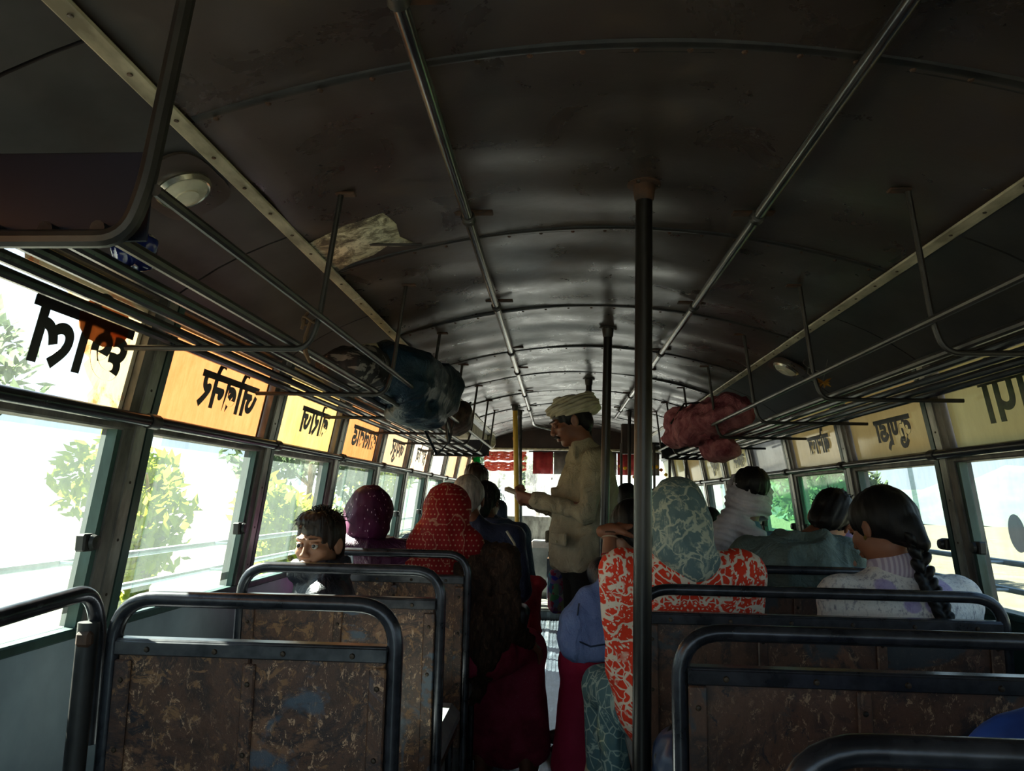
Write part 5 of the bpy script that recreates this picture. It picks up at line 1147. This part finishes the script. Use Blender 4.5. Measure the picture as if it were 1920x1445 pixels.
def bez(t):
    f_ = t*(len(P)-1); i = min(int(f_), len(P)-2); return P[i].lerp(P[i+1], f_-i)
for i in range(26):
    t = i/25; c = bez(t); sd_ = 1 if i % 2 else -1; w = 0.026*(1-0.25*t); tp_ = bez(min(1, t+0.03))-bez(max(0, t-0.03))
    s.E(c+Vector((sd_*0.0125*(1-.2*t)-0.018, -0.006, 0)), (w*0.56, w*0.72, w*1.05), (0, sd_*38, 0))
solid('braid', s, 0.0036, HAIRB, o, lambda X, Y, Z: 0.0015*vnoise(X*170, Y*170, Z*40))
m = MB().lathe([(0.001, -0.008), (0.006, 0), (0.001, 0.008)], H @ Vector((-0.087, 0.002, -0.032)), (0, 0, 1), 8); m.build('earring', simple('dull gold', '#a98a4a', '#c9aa62', 0.3, 0.8), o)

# ---- leaning man
o, H, A, sh = person('man in a grey green jacket slumped forward with a mauve scarf at his face', (0.955, 3.02, 0), -8, head=(0.14, 0.165, 1.135), hrot=(-28, 18, -30), sw=0.195, sz=0.985, bulk=1.2, lean=0.08, skinm=SK3, top=Fb('grey green jacket cloth'), bottom=Fb('black trouser cloth'), h=0.009, topdisp=folds(0.018, 7),
    extra_top=lambda s, H, A, sh, hip: (s.T((0.03, 0.09, 1.05), 0.072, 0.020, (-20, 10, 0), (1.2, 1.1, 1.4)), s.E((-0.02, 0.0, 0.93), (0.21, 0.14, 0.12), k=0.05)))
hair_cap(H, o, HAIRB, amp=0.005); tufts('loose_strands', H, o, HAIRB, 90, 5, lambda rr: (rr.uniform(-3.1, 3.1), rr.uniform(0.0, 1.4)), 0.028, 0.0013, 0.1)
s = S(H, 0.02); s.E((0.03, 0.085, -0.03), (0.055, 0.035, 0.075)); s.E((0.06, 0.05, -0.08), (0.04, 0.05, 0.05)); solid('face_scarf', s, 0.006, Fb('mauve scarf'), o, folds(0.006, 16))

# ---- man wrapped in the white scarf
o, H, A, sh = person('man with a pale grey scarf wound round his head and a blue shawl', (0.90, 3.72, 0), -6, head=(0.035, 0.03, 1.225), hrot=(-10, 0, -14), sw=0.165, sz=1.0, bulk=1.05, skinm=SK1, top=Fb('dusty blue shirt cloth'), bottom=Fb('black trouser cloth'), topname='shawl', h=0.010, topdisp=folds(0.009, 9, (1, 1, 0.3)))
hair_cap(H, o, HAIRB, extra=lambda s: s.E((0.02, -0.055, 0.058), (0.086, 0.085, 0.082)), amp=0.005)
s = S(k=0.008)
for c, Rr, r, rot, sq in (((0, 0.0, -0.02), 0.092, 0.024, (-16, -34, 0), (1, 1.12, 1.5)), ((0, 0, -0.045), 0.088, 0.026, (-10, -30, 0), (1, 1.1, 1.5)), ((-0.01, 0.01, 0.0), 0.094, 0.020, (-30, -44, 0), (1, 1.14, 1.4)), ((0, 0.02, 0.03), 0.092, 0.016, (-52, -34, 0), (1, 1.15, 1.4)), ((0, -0.01, -0.075), 0.078, 0.030, (-5, -16, 0), (1, 1.05, 1.4))):
    s.T(c, Rr, r, rot, sq, M=H)
s.C((-0.06, -0.06, 1.12), 0.06, (-0.13, -0.06, 1.0), 0.07, k=0.04); s.C((-0.03, -0.07, 1.10), 0.05, (0.05, -0.08, 1.03), 0.05, k=0.03)
solid('head_wrap', s, 0.006, Fb('grey lilac scarf cotton'), o, lambda X, Y, Z: 0.004*np.sin(Z*190+X*70+4*vnoise(X*9, Y*9, Z*9))+0.004*vnoise(X*20, Y*20, Z*20))
# ---- child between
o, H, A, sh = person('small child with black hair seen past the green head scarf', (0.84, 4.35, 0), 0, head=(0.03, 0.02, 1.06), hrot=(-5, 0, -10), hs=0.86, sw=0.12, sz=0.90, bulk=0.85, hipz=0.58, kneeY=0.3, skinm=SK3, top=Fb('navy quilted cloth'), bottom=Fb('black trouser cloth')); hair_cap(H, o, HAIRB)
# ---- passenger by the far slim pole
o, H, A, sh = person('passenger in a cream shirt on the foremost right seat, hand raised', (0.47, 5.13, 0), 5, head=(0, 0.03, 1.19), hrot=(-5, 0, 0), sw=0.16, sz=1.0, hipz=0.60, stand=False, skinm=SK3, top=Fb('cream cotton'), bottom=Fb('black trouser cloth'),
    arms={-1: ((-0.21, 0.10, 0.86), (-0.10, 0.26, 1.10))}, hands={-1: dict(n=(1, 0, 0), d=(0.3, 0.2, 0.6), curl=(50, 60, 40))}); hair_cap(H, o, HAIRB)

# ---- woman whose bangled arm is raised, mostly behind the pole
arms = {-1: ((-0.15, -0.13, 0.87), (-0.135, -0.06, 1.085)), 1: ((0.19, 0.05, 0.70), (-0.06, 0.26, 0.74))}
o, H, A, sh = person('woman in a maroon skirt raising a bangled forearm, half hidden by the nearest pole', (0.33, 3.02, 0), 6, head=(-0.035, 0.02, 1.075), hrot=(-22, 0, 12), sw=0.15, sz=0.915, skinm=SK3, arms=arms,
    hands={-1: dict(d=(0.85, 0.1, 0.18), n=(0.1, 0.2, -1), curl=(25, 40, 35), side=-1), 1: dict(d=(-1, 0.1, 0.05), n=(0, 0.3, -1), curl=(20, 30, 25), side=-1)}, top=Fb('black shiny jacket cloth'), topname='blouse', bottom=Fb('rose maroon skirt cloth'), bottomname='skirt', skirt=True, knee_dx=-0.135, kneeY=0.14, sleeve={-1: 0.08}, fine=0.005)
hair_cap(H, o, HAIRB, extra=lambda s: s.E((0, -0.08, -0.04), (0.05, 0.05, 0.06)))
a_, b_ = A[-1][1], A[-1][2]; ax_ = (b_-a_).normalized()
for f_, cm in ((0.93, M_RUST), (0.86, simple('cream bangle', '#a08a70', '#c9b59a', 0.4)), (0.56, simple('red glass bangle', '#7a1c24', '#a83038', 0.25)), (0.50, simple('red glass bangle', '#7a1c24', '#a83038', 0.25))):
    c = a_.lerp(b_, f_); q = ax_.to_track_quat('Z', 'Y'); m = MB().tube([c+q @ Vector((0.030*math.cos(t), 0.030*math.sin(t), 0)) for t in np.linspace(0, 2*math.pi, 24, endpoint=False)], 0.0028, 6, closed=True); m.build('bangle', cm, o)
# ---- the blue bag on her lap
t = empty('blue_bag', (0.115, 2.83, 0.61), rz=R(4), label='large slate blue cloth bag standing upright in the lap beside the aisle', cat='bag')
s = S(k=0.03); s.B((0.01, 0, 0.105), (0.112, 0.075, 0.095), rd=0.05); s.C((0.04, 0, 0.20), 0.068, (0.075, -0.01, 0.30), 0.030); s.C((0.075, -0.01, 0.28), 0.03, (0.085, -0.01, 0.375), 0.010); s.C((-0.05, 0, 0.08), 0.055, (0.0, 0, 0.22), 0.05)
solid('body', s, 0.007, Fb('blue canvas'), t, folds(0.007, 12, (1, 1, 0.6)))
m = MB().tube([(-0.07, -0.06, 0.10), (0.0, -0.085, 0.075), (0.10, -0.075, 0.09)], 0.0035, 6); m.tube([(-0.055, -0.06, 0.10), (-0.04, -0.065, 0.22)], 0.003, 6); m.tube([(0.09, -0.07, 0.09), (0.10, -0.055, 0.25)], 0.003, 6); m.build('seams', Fb('navy nylon'), t)

# ------------------------------------------------------------------ luggage and loose bags
t = empty('teal_duffel_bag', (-0.66, 3.05, 1.55), label='big teal nylon duffel bag bulging out of the left luggage rack', cat='duffel bag')
s = S(k=0.05); s.C((0.02, -0.30, 0.12), 0.115, (0.07, 0.30, 0.12), 0.105); s.B((0.05, 0.0, 0.115), (0.135, 0.36, 0.10), (0, 0, -4), rd=0.07); s.E((0.11, 0.25, 0.15), (0.11, 0.13, 0.09)); s.E((0.0, -0.30, 0.1), (0.12, 0.1, 0.10)); s.E((0.06, 0.05, -0.01), (0.12, 0.3, 0.05), k=0.03)
solid('body', s, 0.009, Fb('teal nylon'), t, folds(0.013, 9, (1, 0.7, 1)))
m = MB().tube([(0.14, 0.30, 0.10), (0.16, 0.32, -0.10), (0.10, 0.36, -0.16), (0.04, 0.36, -0.05)], 0.012, 8, flat=0.35); m.build('strap', Fb('teal nylon'), t)
m = MB().tube([(0.14, 0.22, 0.08), (0.17, 0.30, -0.06), (0.15, 0.38, -0.10), (0.12, 0.40, 0.08)], 0.009, 8, flat=0.35); m.build('strap', M_DARK, t)
m = MB().tube([(0.0, -0.30, 0.21), (0.08, 0.0, 0.225), (0.13, 0.30, 0.21)], 0.006, 8); zp = m.build('zip', M_DARK, t); m = MB().box(0.155, 0.165, -0.02, 0.0, 0.135, 0.18, 0.003); m.build('zip_pull', M_ALU, zp)
t = empty('dark_sack', (-0.74, 2.58, 1.55), label='grey striped sack in the left rack just before the teal bag', cat='sack')
s = S(k=0.04); s.E((0, 0, 0.09), (0.12, 0.15, 0.085)); s.E((0.05, 0.05, 0.12), (0.07, 0.1, 0.06)); solid('body', s, 0.009, simple('striped sacking', '#232224', '#8a8580', 0.8, 0, 5, 0.3, (1, 5, 4), lo=0.56, hi=0.60), t, folds(0.012, 13)); m = MB().tube([(0.02, -0.03, 0.17), (0.07, 0.03, 0.19), (0.08, 0.08, 0.16)], 0.01, 8); m.build('tied_neck', M_TRIM, t)
t = empty('brown_bag', (-0.62, 4.15, 1.55), label='small dark brown flowered bag in the left rack beyond the teal bag', cat='bag')
s = S(k=0.04); s.E((0.02, 0, 0.08), (0.11, 0.24, 0.085)); s.E((0.06, -0.1, 0.12), (0.08, 0.1, 0.06)); solid('body', s, 0.010, simple('dark flowered cloth', '#241a18', '#59423c', 0.8, 0, 26, 0.3), t, folds(0.010, 12)); m = MB().tube([(0.1, -0.1, 0.14), (0.12, 0, 0.18), (0.1, 0.1, 0.14)], 0.007, 8); m.build('handle', M_DARK, t)
t = empty('blue_plastic_bag', (-0.70, 1.13, 1.552), label='crumpled shiny blue plastic bag in the left rack beside the nearest hanger', cat='plastic bag')
s = S(k=0.02); s.E((0, 0, 0.03), (0.028, 0.035, 0.028)); s.E((0.015, 0.01, 0.045), (0.018, 0.02, 0.022)); solid('sack', s, 0.005, simple('shiny blue plastic', '#101c5c', '#22348c', 0.18, 0, 8, 0.1), t, folds(0.008, 30)); m = MB().tube([(0, 0, 0.055), (0.01, 0, 0.08), (0.02, 0.01, 0.06)], 0.004, 6); m.build('handle', simple('shiny blue plastic', '#101c5c', '#22348c'), t)
t = empty('pink_bundle', (0.86, 4.30, 1.55), label='pink and red quilted bundle overflowing the right luggage rack', cat='bundle')
s = S(k=0.03); s.E((0.0, 0, 0.10), (0.18, 0.42, 0.12)); s.E((-0.12, 0.25, 0.13), (0.10, 0.16, 0.10)); s.E((-0.14, 0.28, 0.03), (0.09, 0.15, 0.06)); s.E((0.05, -0.25, 0.12), (0.14, 0.18, 0.12)); s.E((0.04, -0.05, -0.05), (0.09, 0.25, 0.08)); s.E((0.06, -0.2, -0.08), (0.07, 0.1, 0.06)); s.E((-0.12, -0.02, 0.05), (0.08, 0.2, 0.10))
solid('quilt', s, 0.010, Fb('pink blanket cloth'), t, lambda X, Y, Z: 0.030*np.abs(vnoise(X*16+Z*6, Y*9+Z*9, Z*15))-0.010+0.014*np.abs(vnoise(X*30, Y*22, Z*34)))
m = MB().tube([(-0.20, 0.1, 0.10), (-0.12, 0.1, 0.22), (0.05, 0.1, 0.235), (0.16, 0.1, 0.16)], 0.006, 8); m.build('tie_cord', M_DARK, t)
t = empty('orange_flower', (0.925, 2.62, 1.62), label='small dried orange flower tied to the right rack rail', cat='flower')
m = MB(); rr = random.Random(2)
for k in range(12):
    a = k*2.4; m.tube([(0, 0, 0), (0.012*math.cos(a), 0.014*math.sin(a), 0.008*math.sin(k*1.7)), (0.024*math.cos(a+.3), 0.026*math.sin(a+.3), 0.018*math.sin(k*1.7))], [0.002, 0.005, 0.001], 5)
m.build('petals', simple('dried orange petals', '#6b4310', '#b07c22', 0.8), t); m = MB().tube([(0, 0, 0), (-0.02, 0, -0.03)], 0.0015, 5); m.build('stem', M_RUST, t)
t = empty('rope_ties', (-0.58, 1.655, 1.60), label='frayed brown string knotted round the second left rack hanger', cat='string')
m = MB().tube([(0.02*math.cos(a), 0.012*math.sin(a), 0.008*math.sin(a*2)) for a in np.linspace(0, 6.3, 16)], 0.003, 6); m.tube([(0.0, 0, 0), (-0.012, 0, -0.04), (-0.008, 0, -0.075), (0.004, 0, -0.10)], [0.004, 0.004, 0.006, 0.003], 6); m.build('string', simple('brown string', '#4a3626', '#7d6048', 0.9), t)
m = MB().tube([(0.0, 0.0, 0.03), (-0.015, 0, 0.01), (-0.02, 0, -0.02)], 0.004, 6); m.build('knot', simple('brown string', '#4a3626'), t)
t = empty('navy_bag', (0.335, 1.72, 0.505), label='navy nylon backpack on the empty seat beside the nearest pole', cat='backpack')
s = S(k=0.03); s.B((0, 0, 0.10), (0.12, 0.10, 0.10), rd=0.06); s.E((0.0, -0.02, 0.16), (0.10, 0.09, 0.06)); solid('body', s, 0.008, Fb('navy nylon'), t, folds(0.006, 11)); m = MB().tube([(-0.115, -0.06, 0.06), (-0.118, -0.02, 0.155), (-0.08, 0.02, 0.205), (0.08, 0.02, 0.205)], 0.006, 8); m.build('zip', M_DARK, t); m = MB().tube([(-0.04, 0.05, 0.2), (0, 0.05, 0.235), (0.04, 0.05, 0.2)], 0.007, 8); m.build('handle', M_DARK, t)
t = empty('bright_blue_backpack', (0.672, 1.06, 0.505), label='bright blue backpack with a dark strap at the right edge, on the near seat', cat='backpack')
s = S(k=0.04); s.B((0, 0, 0.22), (0.125, 0.10, 0.20), rd=0.08); s.E((0.03, 0, 0.36), (0.09, 0.085, 0.09)); s.E((0, -0.08, 0.15), (0.10, 0.05, 0.12)); solid('body', s, 0.008, Fb('bright blue nylon'), t, folds(0.006, 9)); m = MB().tube([(-0.04, 0.0, 0.44), (-0.02, -0.03, 0.475), (0.03, -0.03, 0.475), (0.06, 0, 0.44)], 0.011, 8, flat=0.5); m.build('strap', M_DARK, t)
t = empty('white_paper', (-0.80, 2.850, 0.955), label='small crumpled white paper caught on the third left seat back', cat='paper')
s = S(k=0.006); s.E((0, 0, 0.0), (0.022, 0.008, 0.03), (0, 25, 0)); s.E((0.018, 0, -0.03), (0.016, 0.007, 0.022), (0, 10, 0)); solid('sheet', s, 0.003, simple('white paper', '#c9ccd0', '#e8eaee', 0.6), t, folds(0.005, 70)); m = MB().tube([(0.0, 0.006, 0.02), (0.0, 0.02, 0.025), (0, 0.04, 0.02)], 0.002, 5); m.build('string', M_DARK, t)
